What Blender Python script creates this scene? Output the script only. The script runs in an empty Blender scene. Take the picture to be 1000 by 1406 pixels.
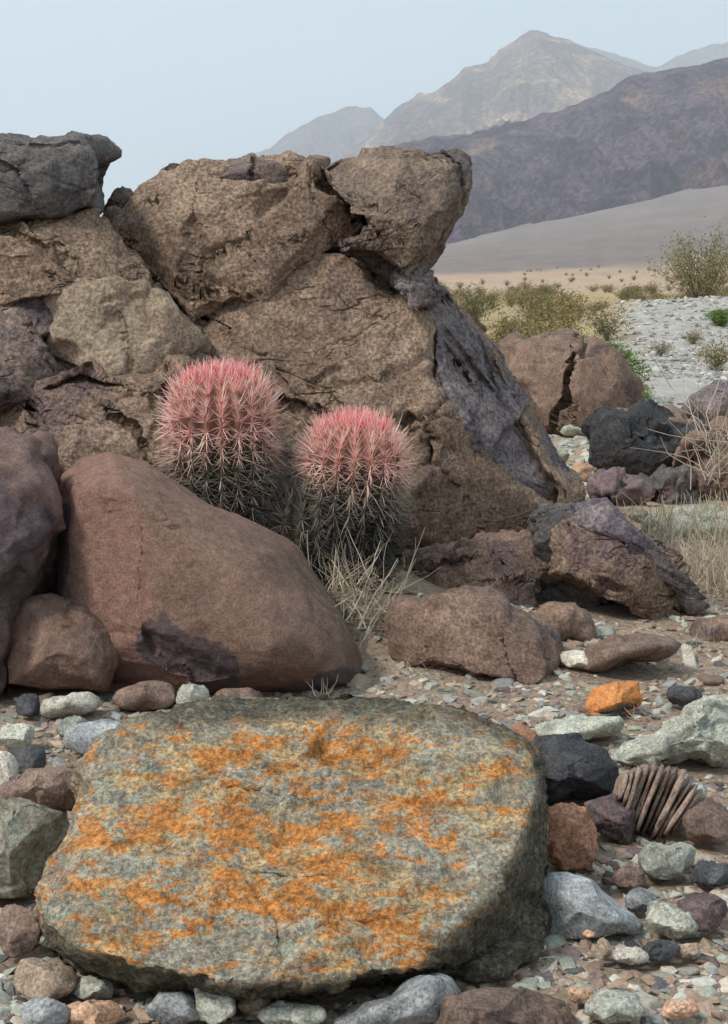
import bpy, bmesh, math, random
import numpy as np
from mathutils import Vector

random.seed(7)
SC = bpy.context.scene
COL = SC.collection
R = math.radians

# ------------------------------------------------------------------ camera
H = 1.3                      # camera height
F = 1931.0                   # focal length in photograph pixels (1000 x 1406)
TH = R(9.5)
cam = bpy.data.cameras.new('camera')
cam.sensor_fit = 'VERTICAL'
cam.sensor_height = 36.0
cam.lens = 36.0 * F / 1406.0
cam.clip_start = 0.05
cam.clip_end = 60000
cam_o = bpy.data.objects.new('camera', cam)
cam_o.location = (0, 0, H)
cam_o.rotation_euler = (R(90) - TH, 0, 0)
COL.objects.link(cam_o)
SC.camera = cam_o

# ------------------------------------------------------------------ light
SUN_EL, SUN_AZ = 50.0, -58.0        # azimuth: degrees from -Y (behind the camera) towards -X
sdir = Vector((math.sin(R(SUN_AZ)) * math.cos(R(SUN_EL)), -math.cos(R(SUN_AZ)) * math.cos(R(SUN_EL)), math.sin(R(SUN_EL))))
W = bpy.data.worlds.new('World')
SC.world = W
W.use_nodes = True
wn = W.node_tree.nodes
wl = W.node_tree.links
wn.clear()
sky = wn.new('ShaderNodeTexSky')
sky.sky_type = 'NISHITA'
sky.sun_disc = False
sky.sun_elevation = R(SUN_EL)
sky.sun_rotation = math.atan2(sdir.x, sdir.y)
sky.altitude = 300
sky.air_density = 1.0
sky.dust_density = 3.0
bgA = wn.new('ShaderNodeBackground')
bgA.inputs['Strength'].default_value = 0.125
# thin high overcast over the blue: a pale veil with soft cloud texture
wc = wn.new('ShaderNodeTexCoord')
wm = wn.new('ShaderNodeMapping')
wm.inputs['Scale'].default_value = (1.0, 1.0, 3.2)
wno = wn.new('ShaderNodeTexNoise')
wno.inputs['Scale'].default_value = 1.6
wno.inputs['Detail'].default_value = 5
wr = wn.new('ShaderNodeValToRGB')
wr.color_ramp.elements[0].position = 0.3
wr.color_ramp.elements[0].color = (3.6, 4.8, 5.6, 1)
wr.color_ramp.elements[1].position = 0.75
wr.color_ramp.elements[1].color = (4.6, 5.7, 6.4, 1)
wmx = wn.new('ShaderNodeMixRGB')
wmx.inputs['Fac'].default_value = 0.8
wo = wn.new('ShaderNodeOutputWorld')
wl.new(wc.outputs['Generated'], wm.inputs['Vector'])
wl.new(wm.outputs[0], wno.inputs['Vector'])
wl.new(wno.outputs['Fac'], wr.inputs['Fac'])
wl.new(sky.outputs['Color'], wmx.inputs['Color1'])
wl.new(wr.outputs['Color'], wmx.inputs['Color2'])
wl.new(wmx.outputs['Color'], bgA.inputs['Color'])
wl.new(bgA.outputs[0], wo.inputs['Surface'])

sun = bpy.data.lights.new('sun', 'SUN')
sun.energy = 2.5
sun.angle = R(9)
sun.color = (1.0, 0.95, 0.88)
sun_o = bpy.data.objects.new('sun', sun)
sun_o.rotation_euler = sdir.to_track_quat('Z', 'Y').to_euler()
sun_o.location = (-5, -5, 12)
COL.objects.link(sun_o)
SC.view_settings.view_transform = 'Standard'
SC.view_settings.look = 'None'
SC.view_settings.exposure = 0.5
SC.view_settings.gamma = 1.0
SC.view_settings.use_curve_mapping = False
SC.cycles.volume_step_rate = 5.0
SC.cycles.max_bounces = 6
SC.cycles.volume_bounces = 1

# ------------------------------------------------------------------ numpy noise
def _hash(ix, iy, iz, seed):
    with np.errstate(over='ignore'):
        h = (ix.astype(np.uint32) * np.uint32(374761393) + iy.astype(np.uint32) * np.uint32(668265263)
             + iz.astype(np.uint32) * np.uint32(2246822519) + np.uint32((seed * 3266489917 + 12345) & 0xffffffff))
        h = (h ^ (h >> np.uint32(13))) * np.uint32(1274126177)
        h = (h ^ (h >> np.uint32(16))) * np.uint32(2654435761)
        h ^= h >> np.uint32(15)
    return h

def perlin(p, seed=0):
    i = np.floor(p).astype(np.int64)
    f = (p - i).astype(np.float32)
    u = f * f * f * (f * (f * 6 - 15) + 10)
    out = np.zeros(len(p), np.float32)
    for dx in (0, 1):
        wx = u[:, 0] if dx else 1 - u[:, 0]
        for dy in (0, 1):
            wy = u[:, 1] if dy else 1 - u[:, 1]
            for dz in (0, 1):
                wz = u[:, 2] if dz else 1 - u[:, 2]
                h = _hash(i[:, 0] + dx, i[:, 1] + dy, i[:, 2] + dz, seed)
                gx = ((h & np.uint32(1023)).astype(np.float32) / 511.5 - 1)
                gy_ = (((h >> np.uint32(10)) & np.uint32(1023)).astype(np.float32) / 511.5 - 1)
                gz = (((h >> np.uint32(20)) & np.uint32(1023)).astype(np.float32) / 511.5 - 1)
                out += wx * wy * wz * (gx * (f[:, 0] - dx) + gy_ * (f[:, 1] - dy) + gz * (f[:, 2] - dz))
    return out * 1.2

def fbm(p, octv=4, seed=0, gain=0.5, lac=2.03, ridge=False):
    out = np.zeros(len(p), np.float32)
    a = 1.0
    for k in range(octv):
        n = perlin(p * (lac ** k) + 17.3 * k, seed + k)
        if ridge:
            n = 0.5 - np.abs(n) * 2
        out += a * n
        a *= gain
    return out

def worley(p, seed=0):
    """nearest jittered cell: returns cell hash, vector to it, f1, f2"""
    i = np.floor(p).astype(np.int64)
    best = np.full(len(p), 9e9, np.float32)
    sec = np.full(len(p), 9e9, np.float32)
    bv = np.zeros((len(p), 3), np.float32)
    bh = np.zeros(len(p), np.uint32)
    for dx in (-1, 0, 1):
        for dy in (-1, 0, 1):
            for dz in (-1, 0, 1):
                cx, cy, cz = i[:, 0] + dx, i[:, 1] + dy, i[:, 2] + dz
                h = _hash(cx, cy, cz, seed)
                q = np.stack([cx + (h & np.uint32(1023)) / 1023.0, cy + ((h >> np.uint32(10)) & np.uint32(1023)) / 1023.0,
                              cz + ((h >> np.uint32(20)) & np.uint32(1023)) / 1023.0], 1)
                v = (p - q).astype(np.float32)
                d = (v * v).sum(1)
                m = d < best
                sec = np.where(m, best, np.minimum(sec, d))
                best = np.where(m, d, best)
                bv[m] = v[m]
                bh[m] = h[m]
    return bh, bv, np.sqrt(best), np.sqrt(sec)

def facets(p, seed):
    """piecewise-planar chips: every cell tilts its own way"""
    h, v, f1, f2 = worley(p, seed)
    h2 = _hash(h, h, h, seed + 5)
    g = np.stack([(h2 & np.uint32(1023)) / 511.5 - 1, ((h2 >> np.uint32(10)) & np.uint32(1023)) / 511.5 - 1,
                  ((h2 >> np.uint32(20)) & np.uint32(1023)) / 511.5 - 1], 1)
    edge = np.clip((f2 - f1) / 0.10, 0, 1)
    return (g * v).sum(1) * edge + (edge - 1) * 0.12

def sstep(x):
    x = np.clip(x, 0, 1)
    return x * x * (3 - 2 * x)

# ------------------------------------------------------------------ photo geometry to world
FW = np.array((0, math.cos(TH), -math.sin(TH)))
UP = np.array((0, math.sin(TH), math.cos(TH)))
def at(px, py, Y):
    """world point seen at photograph pixel (px, py) at world distance Y"""
    px = np.asarray(px, float); py = np.asarray(py, float)
    u = (px - 500) / F; v = (703 - py) / F
    k = Y / (FW[1] + v * UP[1])
    return np.stack([u * k, np.broadcast_to(Y, u.shape) * 1.0, H + k * (FW[2] + v * UP[2])], -1)
def gy(py, z=0.0):
    v = (703 - py) / F
    return (z - H) / (FW[2] + v * UP[2]) * (FW[1] + v * UP[1])

# ------------------------------------------------------------------ mesh utils
_ico = {}
def ico(n):
    if n not in _ico:
        bm = bmesh.new()
        bmesh.ops.create_icosphere(bm, subdivisions=n, radius=1.0)
        V = np.array([v.co[:] for v in bm.verts], np.float64)
        T = np.array([[v.index for v in f.verts] for f in bm.faces], np.int64)
        bm.free()
        # turn away from the axes so that poles do not line up
        a = 0.35
        c, s = math.cos(a), math.sin(a)
        V = V @ np.array([[c, -s, 0], [s, c, 0], [0, 0, 1]]) @ np.array([[1, 0, 0], [0, c, -s], [0, s, c]])
        _ico[n] = (V, T)
    return _ico[n]

def vnormals(P, T):
    a, b, c = P[T[:, 0]], P[T[:, 1]], P[T[:, 2]]
    n = np.cross(b - a, c - a)
    N = np.zeros_like(P)
    for k in range(3):
        for j in range(3):
            N[:, j] += np.bincount(T[:, k], n[:, j], len(P))
    return N / (np.linalg.norm(N, axis=1, keepdims=True) + 1e-12)

def mesh_np(name, P, T, smooth=True, mat=None, attr=None):
    me = bpy.data.meshes.new(name)
    P = np.asarray(P, np.float32); T = np.asarray(T, np.int32)
    k = T.shape[1]
    me.vertices.add(len(P)); me.vertices.foreach_set('co', P.ravel())
    me.loops.add(T.size); me.loops.foreach_set('vertex_index', T.ravel())
    me.polygons.add(len(T))
    me.polygons.foreach_set('loop_start', np.arange(0, T.size, k, dtype=np.int32))
    try:
        me.polygons.foreach_set('loop_total', np.full(len(T), k, np.int32))
    except Exception:
        pass
    me.update(calc_edges=True)
    me.polygons.foreach_set('use_smooth', np.full(len(T), smooth))
    if attr is not None:
        for an, av in attr.items():
            av = np.asarray(av, np.float32)
            if av.ndim == 2:
                A = me.attributes.new(an, 'FLOAT_COLOR', 'POINT')
                A.data.foreach_set('color', np.concatenate([av, np.ones((len(av), 1), np.float32)], 1).ravel())
            else:
                A = me.attributes.new(an, 'FLOAT', 'POINT')
                A.data.foreach_set('value', av)
    if mat:
        me.materials.append(mat)
    return me

def link(name, me, loc=(0, 0, 0), parent=None, label=None, cat=None, group=None, kind=None):
    o = bpy.data.objects.new(name, me)
    o.location = loc
    COL.objects.link(o)
    if parent: o.parent = parent
    if label: o['label'] = label
    if cat: o['category'] = cat
    if group: o['group'] = group
    if kind: o['kind'] = kind
    return o

def seg_dist(X, Yp, poly):
    """distance and side (cross sign) of pixel points from a polyline"""
    best = np.full(len(X), 1e9); side = np.zeros(len(X)); tt = np.zeros(len(X))
    L = len(poly) - 1
    for k in range(L):
        (x0, y0), (x1, y1) = poly[k], poly[k + 1]
        dx, dy = x1 - x0, y1 - y0
        l2 = dx * dx + dy * dy
        t = ((X - x0) * dx + (Yp - y0) * dy) / l2
        tc = np.clip(t, 0, 1)
        d = np.hypot(X - x0 - tc * dx, Yp - y0 - tc * dy)
        m = d < best - 1e-6
        best = np.where(m, d, best)
        side = np.where(m, np.sign(dx * (Yp - y0) - dy * (X - x0)), side)
        tt = np.where(m, (k + tc) / L, tt)
    return best, side, tt

def sculpt(outline, Y, tf, tb, n=2.6, lean=(0, 0), sub=5, seed=0, amp=0.03, fscale=1.0, amps=None, fac=None,
           ramps=(), cracks=(), ctr=None, zlay=0.0, clip=5, clipd=0.86, wob=0.0, fine=1.0, lump=1.0, grain=0.0, lich=(), chisel=0, cap=False):
    """closed rock: photograph outline at distance Y, front bulge tf, back depth tb, then chips, cracks, noise.
    ramps:  (polyline, side point, metres of depth per px, length px)  a face that turns away beyond a ridge
    cracks: (polyline, half width px, depth, step)                     a joint, with the far side set back by step"""
    D, T = ico(sub)
    out = np.array(outline, float)
    if ctr is None:
        x, y = out[:, 0], out[:, 1]
        x2, y2 = np.roll(x, -1), np.roll(y, -1)
        cr = x * y2 - x2 * y
        A = cr.sum() / 2
        ctr = (((x + x2) * cr).sum() / (6 * A), ((y + y2) * cr).sum() / (6 * A))
    c = np.array(ctr, float)
    rng = np.random.RandomState(seed + 11)
    th = np.arctan2(D[:, 1], D[:, 0])
    r = np.hypot(D[:, 0], D[:, 1])
    s = (r ** n + np.abs(D[:, 2]) ** n + 1e-12) ** (-1.0 / n)
    r1 = r * s; c1 = D[:, 2] * s
    # random chisel planes on the unit body
    q = np.stack([np.cos(th) * r1, np.sin(th) * r1, c1], 1)
    for _ in range(clip):
        m = rng.normal(size=3); m[2] = -abs(m[2]) if rng.rand() < .7 else m[2]
        m /= np.linalg.norm(m)
        if abs(m[2]) < 0.35: continue
        dd = q @ m
        lim = clipd * dd.max()
        over = np.clip(dd - lim, 0, None)
        q -= over[:, None] * m[None] * 0.9
    r1 = np.hypot(q[:, 0], q[:, 1]); c1 = q[:, 2]; th = np.arctan2(q[:, 1], q[:, 0])
    # outline radius by angle
    V = out - c
    best = np.zeros(len(th))
    ux, uy = np.cos(th), np.sin(th)
    for k in range(len(V)):
        a = V[k]; b = V[(k + 1) % len(V)]
        e = b - a
        den = ux * e[1] - uy * e[0]
        with np.errstate(divide='ignore', invalid='ignore'):
            t = (a[0] * e[1] - a[1] * e[0]) / den
            w = (a[0] * uy - a[1] * ux) / den
        ok = (t > 0) & (w >= -1e-6) & (w <= 1 + 1e-6)
        best = np.where(ok, np.maximum(best, t), best)
    best = np.where(best <= 0, np.median(best), best)
    X = c[0] + ux * r1 * best
    Yp = c[1] + uy * r1 * best
    if wob:
        X = X + wob * perlin(np.stack([X / 60, Yp / 60, c1], 1), seed + 3) * 2
        Yp = Yp + wob * perlin(np.stack([X / 60 + 9, Yp / 60, c1], 1), seed + 4) * 2
    front = sstep(-c1 * 3 + 0.6)
    Yb = Y + lean[0] * (X - c[0]) + lean[1] * (Yp - c[1])
    dY = np.where(c1 < 0, c1 * tf, c1 * tb)
    jx = X + 5 * perlin(np.stack([X / 22, Yp / 22, X * 0], 1), seed + 31) + 1.0 * perlin(np.stack([X / 9, Yp / 9, X * 0], 1), seed + 33)
    jy = Yp + 5 * perlin(np.stack([X / 22, Yp / 22, X * 0 + 7], 1), seed + 32) + 1.0 * perlin(np.stack([X / 9, Yp / 9, X * 0 + 3], 1), seed + 34)
    along = np.zeros(len(X))
    for poly, sp, slope, ln in ramps:
        d, sd, _ = seg_dist(jx, jy, poly)
        _, s0, _ = seg_dist(np.array([sp[0]], float), np.array([sp[1]], float), poly)
        dd = np.where(sd == s0[0], d, 0)
        along += front * slope * np.minimum(dd, ln)
    for ck in cracks:
        poly, hw, dep = ck[:3]
        st = ck[3] if len(ck) > 3 else 0.0
        d, sd, t = seg_dist(jx, jy, poly)
        taper = 0.35 + 0.65 * np.sin(np.pi * np.clip(t, 0.03, 0.97)) ** 0.5
        along += front * dep * taper * np.clip(1 - d / (hw * taper), 0, 1) ** 0.8
        if st:
            along += front * st * sstep(sd * d / 9 + 0.5) * np.exp(-d / (hw * 12)) * taper
    lim = np.where(Yp > 560, gy(np.maximum(Yp, 560), 0.004), 1e9)
    Yq = Yb + np.where(c1 < 0, c1 * tf, 0)
    raw = along.copy()
    if cap: along = np.minimum(along, np.clip(-c1, 0, 1) * tf)
    Yf = np.where(along > 0, np.minimum(Yq + along, Yq + 0.75 * np.maximum(lim - Yq, 0)), Yq)
    Yf = np.where(along < 0, Yq + along, Yf)
    dY = np.where(c1 < 0, 0, dY)
    P = at(X, Yp, Yf)
    P[:, 1] += dY
    sl = (P[:, 2] - H) / P[:, 1]
    P[:, 2] += np.minimum(np.where(sl < 0, sl, 0) * 1.15, 0) * dY
    if lich:
        lm = np.zeros(len(X))
        for poly, rad in lich:
            d, _, _ = seg_dist(jx, jy, poly)
            lm = np.maximum(lm, np.exp(-(d / rad) ** 2) * front)
        SIDE['l'] = lm
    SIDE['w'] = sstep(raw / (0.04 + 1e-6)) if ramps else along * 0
    N = vnormals(P, T)
    flip = -1 if (N * (P - P.mean(0))).sum() < 0 else 1
    if flip < 0:
        T = T[:, ::-1]; N = -N
    size = float((P.max(0) - P.min(0))[[0, 2]].mean())
    fs = fscale / size
    w = np.stack([P[:, 0], P[:, 1], P[:, 2]], 1)
    disp = amp * lump * fbm(w * fs * 2.2 + seed * 3.1, 2, seed)
    if fac:
        warp = 0.25 * np.stack([perlin(w * fs * 6 + 5, seed), perlin(w * fs * 6 + 50, seed), perlin(w * fs * 6 + 90, seed)], 1)
        for sc, am in fac:
            ca, sa = math.cos(0.6), math.sin(0.6)
            wr_ = np.stack([(w[:, 0] * ca + w[:, 2] * sa) * 0.62, w[:, 1], (-w[:, 0] * sa + w[:, 2] * ca) * 1.35], 1)
            disp = disp + 1.25 * am * facets(wr_ * sc + warp * sc * 0.12 + seed * 1.7, seed)
    P = P + N * disp[:, None]
    cz = P.mean(0)
    for _ in range(chisel):
        m = np.array([rng.normal() * .42, -1.0, rng.normal() * .42 + .1]); m /= np.linalg.norm(m)
        dd = (P - cz) @ m
        loc = sstep(front)
        lim_ = np.quantile(dd[front > .5], rng.uniform(.84, .95))
        over = np.clip(dd - lim_, 0, None) * loc
        P = P - np.minimum(over, 0.22)[:, None] * m[None] * 0.93
    if chisel: N = vnormals(P, T)
    w = P.copy()
    disp = grain * fbm(w * 22, 5, seed + 41, gain=0.66) if grain else 0
    disp = disp + fine * amp * 0.2 * fbm(w * fs * 12 + seed, 4, seed + 9, gain=0.6)
    if zlay:
        wl_ = np.stack([w[:, 0] * 3, w[:, 1] * 3, (w[:, 2] + 0.1 * w[:, 0]) * 45], 1)
        disp = disp + zlay * fbm(wl_, 3, seed + 21, gain=0.6)
        disp = disp + zlay * 0.8 * fbm(w * 55, 2, seed + 25, ridge=True)
    P = P + N * disp[:, None]
    return P, T

SIDE = {}
def rock(name, outline, Y, tf, tb, mat, label=None, cat=None, group=None, parent=None, **kw):
    SIDE['l'] = None
    P, T = sculpt(outline, Y, tf, tb, **kw)
    base = np.array([(P[:, 0].min() + P[:, 0].max()) / 2, (P[:, 1].min() + P[:, 1].max()) / 2, P[:, 2].min()])
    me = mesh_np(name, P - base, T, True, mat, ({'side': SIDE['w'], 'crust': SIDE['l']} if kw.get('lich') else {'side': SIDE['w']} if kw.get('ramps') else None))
    ploc = np.array(parent.location) if parent else np.zeros(3)
    FOOT.append((base[0], base[1], (P[:, 0].max() - P[:, 0].min()) / 2, (P[:, 1].max() - P[:, 1].min()) / 2, P[:, 2].min()))
    return link(name, me, base - ploc, parent, label, cat, group)
FOOT = []

def blob(cx, cy, w, h, seed, ang=0, k=18, rough=0.12, sq=2.4):
    rng = np.random.RandomState(seed)
    th = np.linspace(0, 2 * np.pi, k, endpoint=False)
    r = (np.abs(np.cos(th)) ** sq + np.abs(np.sin(th)) ** sq) ** (-1 / sq)
    for f in (2, 3, 5):
        r = r * (1 + rough * rng.uniform(-.6, .6) * np.cos(f * th + rng.uniform(0, 6.3)))
    x = r * np.cos(th) * w / 2; y = r * np.sin(th) * h / 2
    x *= w / (x.max() - x.min()); y *= h / (y.max() - y.min())
    c, s = math.cos(R(ang)), math.sin(R(ang))
    return [(cx + a * c - b * s, cy + a * s + b * c) for a, b in zip(x, y)]

# ------------------------------------------------------------------ materials
def nt(name):
    m = bpy.data.materials.new(name)
    m.use_nodes = True
    t = m.node_tree
    t.nodes.clear()
    o = t.nodes.new('ShaderNodeOutputMaterial')
    b = t.nodes.new('ShaderNodeBsdfPrincipled')
    b.inputs['Roughness'].default_value = 0.85
    b.inputs['Specular IOR Level'].default_value = 0.25
    t.links.new(b.outputs[0], o.inputs[0])
    return m, t, b
def nd(t, typ, **kw):
    n = t.nodes.new('ShaderNode' + typ)
    for k, v in kw.items():
        if k in n.inputs: n.inputs[k].default_value = v
        else: setattr(n, k, v)
    return n
def mixc(t, fac, a, b, mode='MIX'):
    n = t.nodes.new('ShaderNodeMixRGB')
    n.blend_type = mode
    for sock, v in ((n.inputs[0], fac), (n.inputs[1], a), (n.inputs[2], b)):
        if hasattr(v, 'is_linked') or hasattr(v, 'links'): t.links.new(v, sock)
        elif isinstance(v, (tuple, list)): sock.default_value = (*v[:3], 1)
        else: sock.default_value = v
    return n.outputs[0]
def ramp(t, src, p0, p1, c0=(0, 0, 0), c1=(1, 1, 1)):
    n = t.nodes.new('ShaderNodeValToRGB')
    e = n.color_ramp.elements
    e[0].position = p0; e[0].color = (*c0, 1)
    e[1].position = p1; e[1].color = (*c1, 1)
    t.links.new(src, n.inputs[0])
    return n.outputs[0]
def math_(t, op, a, b=0.0):
    n = t.nodes.new('ShaderNodeMath'); n.operation = op
    for sock, v in ((n.inputs[0], a), (n.inputs[1], b)):
        if hasattr(v, 'links'): t.links.new(v, sock)
        else: sock.default_value = v
    return n.outputs[0]

def rock_mat(name, c1, c2, dark=None, sc=4.0, fine=90.0, darkcov=0.5, spk=0.35, bump=0.5, layers=None, lichen=(), vary=0.0,
             crack=0.0, bdist=0.006, rough=0.88, pits=0.5, sidecol=None, crustcol=None):
    m, t, b = nt(name)
    tc = nd(t, 'TexCoord')
    mp = nd(t, 'Mapping')
    t.links.new(tc.outputs['Object'], mp.inputs['Vector'])
    vec = mp.outputs[0]
    oi = nd(t, 'ObjectInfo')
    sh = nd(t, 'VectorMath', operation='SCALE'); sh.inputs[0].default_value = (37, 19, 53)
    t.links.new(oi.outputs['Random'], sh.inputs['Scale'])
    ad = nd(t, 'VectorMath', operation='ADD')
    t.links.new(vec, ad.inputs[0]); t.links.new(sh.outputs[0], ad.inputs[1])
    vec = ad.outputs[0]
    def noise(scale, detail=5, rgh=0.6, dist=0.0, v=None):
        n = nd(t, 'TexNoise')
        n.inputs['Scale'].default_value = scale; n.inputs['Detail'].default_value = detail
        n.inputs['Roughness'].default_value = rgh; n.inputs['Distortion'].default_value = dist
        t.links.new(v if v is not None else vec, n.inputs['Vector'])
        return n.outputs['Fac']
    big = noise(sc, 6, 0.62, 0.4)
    col = mixc(t, ramp(t, big, 0.36, 0.64), c1, c2)
    lay = None
    if layers:
        lm = nd(t, 'Mapping'); lm.inputs['Scale'].default_value = layers[0]; lm.inputs['Rotation'].default_value = layers[1]
        t.links.new(vec, lm.inputs['Vector'])
        lay = noise(1.0, 6, 0.7, 0.6, lm.outputs[0])
        col = mixc(t, math_(t, 'MULTIPLY', ramp(t, lay, 0.38, 0.66), layers[2]), col, layers[3])
    if dark:
        dn = noise(sc * 0.8, 7, 0.68, 0.7)
        p = 1 - darkcov
        col = mixc(t, ramp(t, dn, max(p - 0.06, 0), min(p + 0.06, 1)), col, dark)
    if lichen:
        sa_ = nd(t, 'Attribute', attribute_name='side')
        reg = nd(t, 'Attribute', attribute_name='crust').outputs['Fac']
    for lc, lsc, lo, hi in lichen:
        lmp = nd(t, 'Mapping'); lmp.inputs['Scale'].default_value = lsc
        t.links.new(vec, lmp.inputs['Vector'])
        ln = noise(1.0, 9, 0.80, 0.6, lmp.outputs[0])
        if lc[0] > .3: ln = math_(t, 'ADD', ln, math_(t, 'MULTIPLY', math_(t, 'SUBTRACT', reg, 0.42), 0.085))
        col = mixc(t, ramp(t, ln, lo, hi), col, lc)
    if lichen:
        col = mixc(t, math_(t, 'MULTIPLY', sa_.outputs['Fac'], 0.95), col, mixc(t, ramp(t, noise(60, 6, .7), .42, .58), (0.07, 0.062, 0.045), (0.17, 0.15, 0.10)))  # faces past the ridges: dark brown-green weathering, plus shade painted into the colour
    if sidecol:
        col = mixc(t, nd(t, 'Attribute', attribute_name='side').outputs['Fac'], col, sidecol)
    if crustcol:
        cm_ = math_(t, 'ADD', nd(t, 'Attribute', attribute_name='crust').outputs['Fac'], math_(t, 'MULTIPLY', math_(t, 'SUBTRACT', noise(9, 6, .7), .5), 1.6))
        col = mixc(t, math_(t, 'MULTIPLY', ramp(t, cm_, 0.42, 0.56), 0.85), col, crustcol)
    fn = noise(fine, 5, 0.75)
    if spk:
        g = ramp(t, fn, 0.41, 0.59, (1 - spk,) * 3, (1 + spk,) * 3)
        col = mixc(t, 1.0, col, g, 'MULTIPLY')
        mg = ramp(t, noise(fine * 0.17, 8, 0.78), 0.38, 0.62, (1 - spk * .8,) * 3, (1 + spk * .8,) * 3)
        col = mixc(t, 1.0, col, mg, 'MULTIPLY')
    if vary:
        g = math_(t, 'ADD', math_(t, 'MULTIPLY', oi.outputs['Random'], 2 * vary), 1 - vary)
        col = mixc(t, 1.0, col, g, 'MULTIPLY')
    hgt = math_(t, 'ADD', math_(t, 'MULTIPLY', fn, 0.45), noise(fine * 0.28, 6, 0.7))
    if lay is not None:
        hgt = math_(t, 'ADD', hgt, math_(t, 'MULTIPLY', lay, 1.1))
    if pits:
        v2 = nd(t, 'TexVoronoi'); v2.inputs['Scale'].default_value = fine * 0.5
        t.links.new(vec, v2.inputs['Vector'])
        hgt = math_(t, 'ADD', hgt, math_(t, 'MULTIPLY', ramp(t, v2.outputs['Distance'], 0.0, 0.45), pits * 0.4))
    if crack:
        msk = ramp(t, noise(sc * 1.5, 3), 0.50, 0.58)
        for csc, rot, wd in ((crack * .8, (0.3, 0.6, 0.2), .007), (crack * 1.7, (0.1, -0.9, 0.5), .009)):
            cm = nd(t, 'Mapping'); cm.inputs['Rotation'].default_value = rot; cm.inputs['Scale'].default_value = (0.6, 1.0, 1.3)
            t.links.new(vec, cm.inputs['Vector'])
            cn = noise(csc * 0.55, 5, 0.5, 0.2, cm.outputs[0])
            k = ramp(t, math_(t, 'ABSOLUTE', math_(t, 'SUBTRACT', cn, 0.5)), 0.0, wd)
            k = mixc(t, msk, (1, 1, 1), k)
            hgt = math_(t, 'ADD', hgt, math_(t, 'MULTIPLY', k, 0.9))
            col = mixc(t, 1.0, col, mixc(t, k, (0.62, 0.56, 0.52), (1, 1, 1)), 'MULTIPLY')
    bp = nd(t, 'Bump'); bp.inputs['Strength'].default_value = bump; bp.inputs['Distance'].default_value = bdist
    t.links.new(hgt, bp.inputs['Height'])
    t.links.new(bp.outputs[0], b.inputs['Normal'])
    t.links.new(col, b.inputs['Base Color'])
    b.inputs['Roughness'].default_value = rough
    return m

M = {}
PUR = (0.085, 0.062, 0.068)
M['crag'] = rock_mat('crag_rock', (0.20, 0.134, 0.094), (0.325, 0.228, 0.162), (0.135, 0.09, 0.084), sc=1.9, fine=75, darkcov=0.41, spk=0.44,
                     bump=1.0, crack=3.2, bdist=0.016)
M['crag_pale'] = rock_mat('crag_rock_pale', (0.245, 0.178, 0.125), (0.33, 0.252, 0.18), (0.18, 0.13, 0.10), sc=2.2, fine=75, darkcov=0.36, spk=0.36,
                          bump=0.8, crack=1.8, bdist=0.012)
M['varnish'] = rock_mat('varnished_rock', (0.15, 0.108, 0.092), (0.22, 0.158, 0.125), (0.098, 0.072, 0.076), sc=3.5, fine=62, darkcov=0.5, spk=0.42,
                        bump=0.9, crack=3.0, bdist=0.014, rough=0.8)
M['greyface'] = rock_mat('grey_rock', (0.145, 0.12, 0.12), (0.225, 0.185, 0.175), (0.12, 0.095, 0.11), sc=2.0, fine=60, darkcov=0.46, spk=0.42,
                         bump=0.9, crack=3.0, bdist=0.014)
M['caprock'] = rock_mat('cap_rock', (0.17, 0.125, 0.10), (0.29, 0.21, 0.15), (0.12, 0.09, 0.09), sc=2.2, fine=75, darkcov=0.46, spk=0.36,
                        bump=1.0, crack=3.0, bdist=0.016)
M['darktop'] = rock_mat('dark_boulder', (0.095, 0.086, 0.083), (0.15, 0.132, 0.122), (0.17, 0.10, 0.085), sc=2.5, fine=80, darkcov=0.36, spk=0.35,
                        bump=0.8, crack=1.5, bdist=0.012)
M['smooth'] = rock_mat('smooth_boulder', (0.145, 0.092, 0.067), (0.235, 0.142, 0.107), (0.11, 0.074, 0.058), sc=2.0, fine=150, darkcov=0.44, spk=0.27, crack=1.6, crustcol=(0.075, 0.055, 0.060), sidecol=(0.225, 0.125, 0.097),
                       bump=0.6, bdist=0.008)
M['smooth2'] = rock_mat('brown_boulder', (0.155, 0.10, 0.075), (0.24, 0.158, 0.115), (0.105, 0.075, 0.07), sc=3.5, fine=100, darkcov=0.42, spk=0.38,
                        bump=0.7, bdist=0.006)
M['purple_boulder'] = rock_mat('purple_boulder', (0.13, 0.082, 0.072), (0.19, 0.122, 0.10), (0.085, 0.06, 0.064), sc=3.0, fine=120, darkcov=0.45, spk=0.25, bump=0.6, bdist=0.006)
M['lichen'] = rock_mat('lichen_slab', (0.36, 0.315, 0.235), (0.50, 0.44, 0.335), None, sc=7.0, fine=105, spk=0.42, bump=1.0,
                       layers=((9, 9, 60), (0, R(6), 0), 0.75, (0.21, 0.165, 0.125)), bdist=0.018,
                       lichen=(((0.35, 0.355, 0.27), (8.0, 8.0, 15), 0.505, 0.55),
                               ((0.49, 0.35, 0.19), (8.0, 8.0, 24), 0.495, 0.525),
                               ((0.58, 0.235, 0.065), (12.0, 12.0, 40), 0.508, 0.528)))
M['edge_lichen'] = rock_mat('spotted_boulder', (0.20, 0.17, 0.13), (0.29, 0.26, 0.20), (0.21, 0.23, 0.18), sc=5, fine=110, darkcov=.45, spk=.35, bump=.8, bdist=.01)
def stone_mat(name, c1, c2, **kw):
    d = dict(sc=9, fine=150, spk=0.36, bump=0.5, vary=0.25, bdist=0.005)
    d['dark'] = tuple(0.55 * a + 0.04 for a in c1); d['darkcov'] = 0.38
    d.update(kw)
    return rock_mat(name, c1, c2, **d)
M['s_green'] = stone_mat('stone_pale_green', (0.28, 0.285, 0.235), (0.41, 0.395, 0.32))
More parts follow.
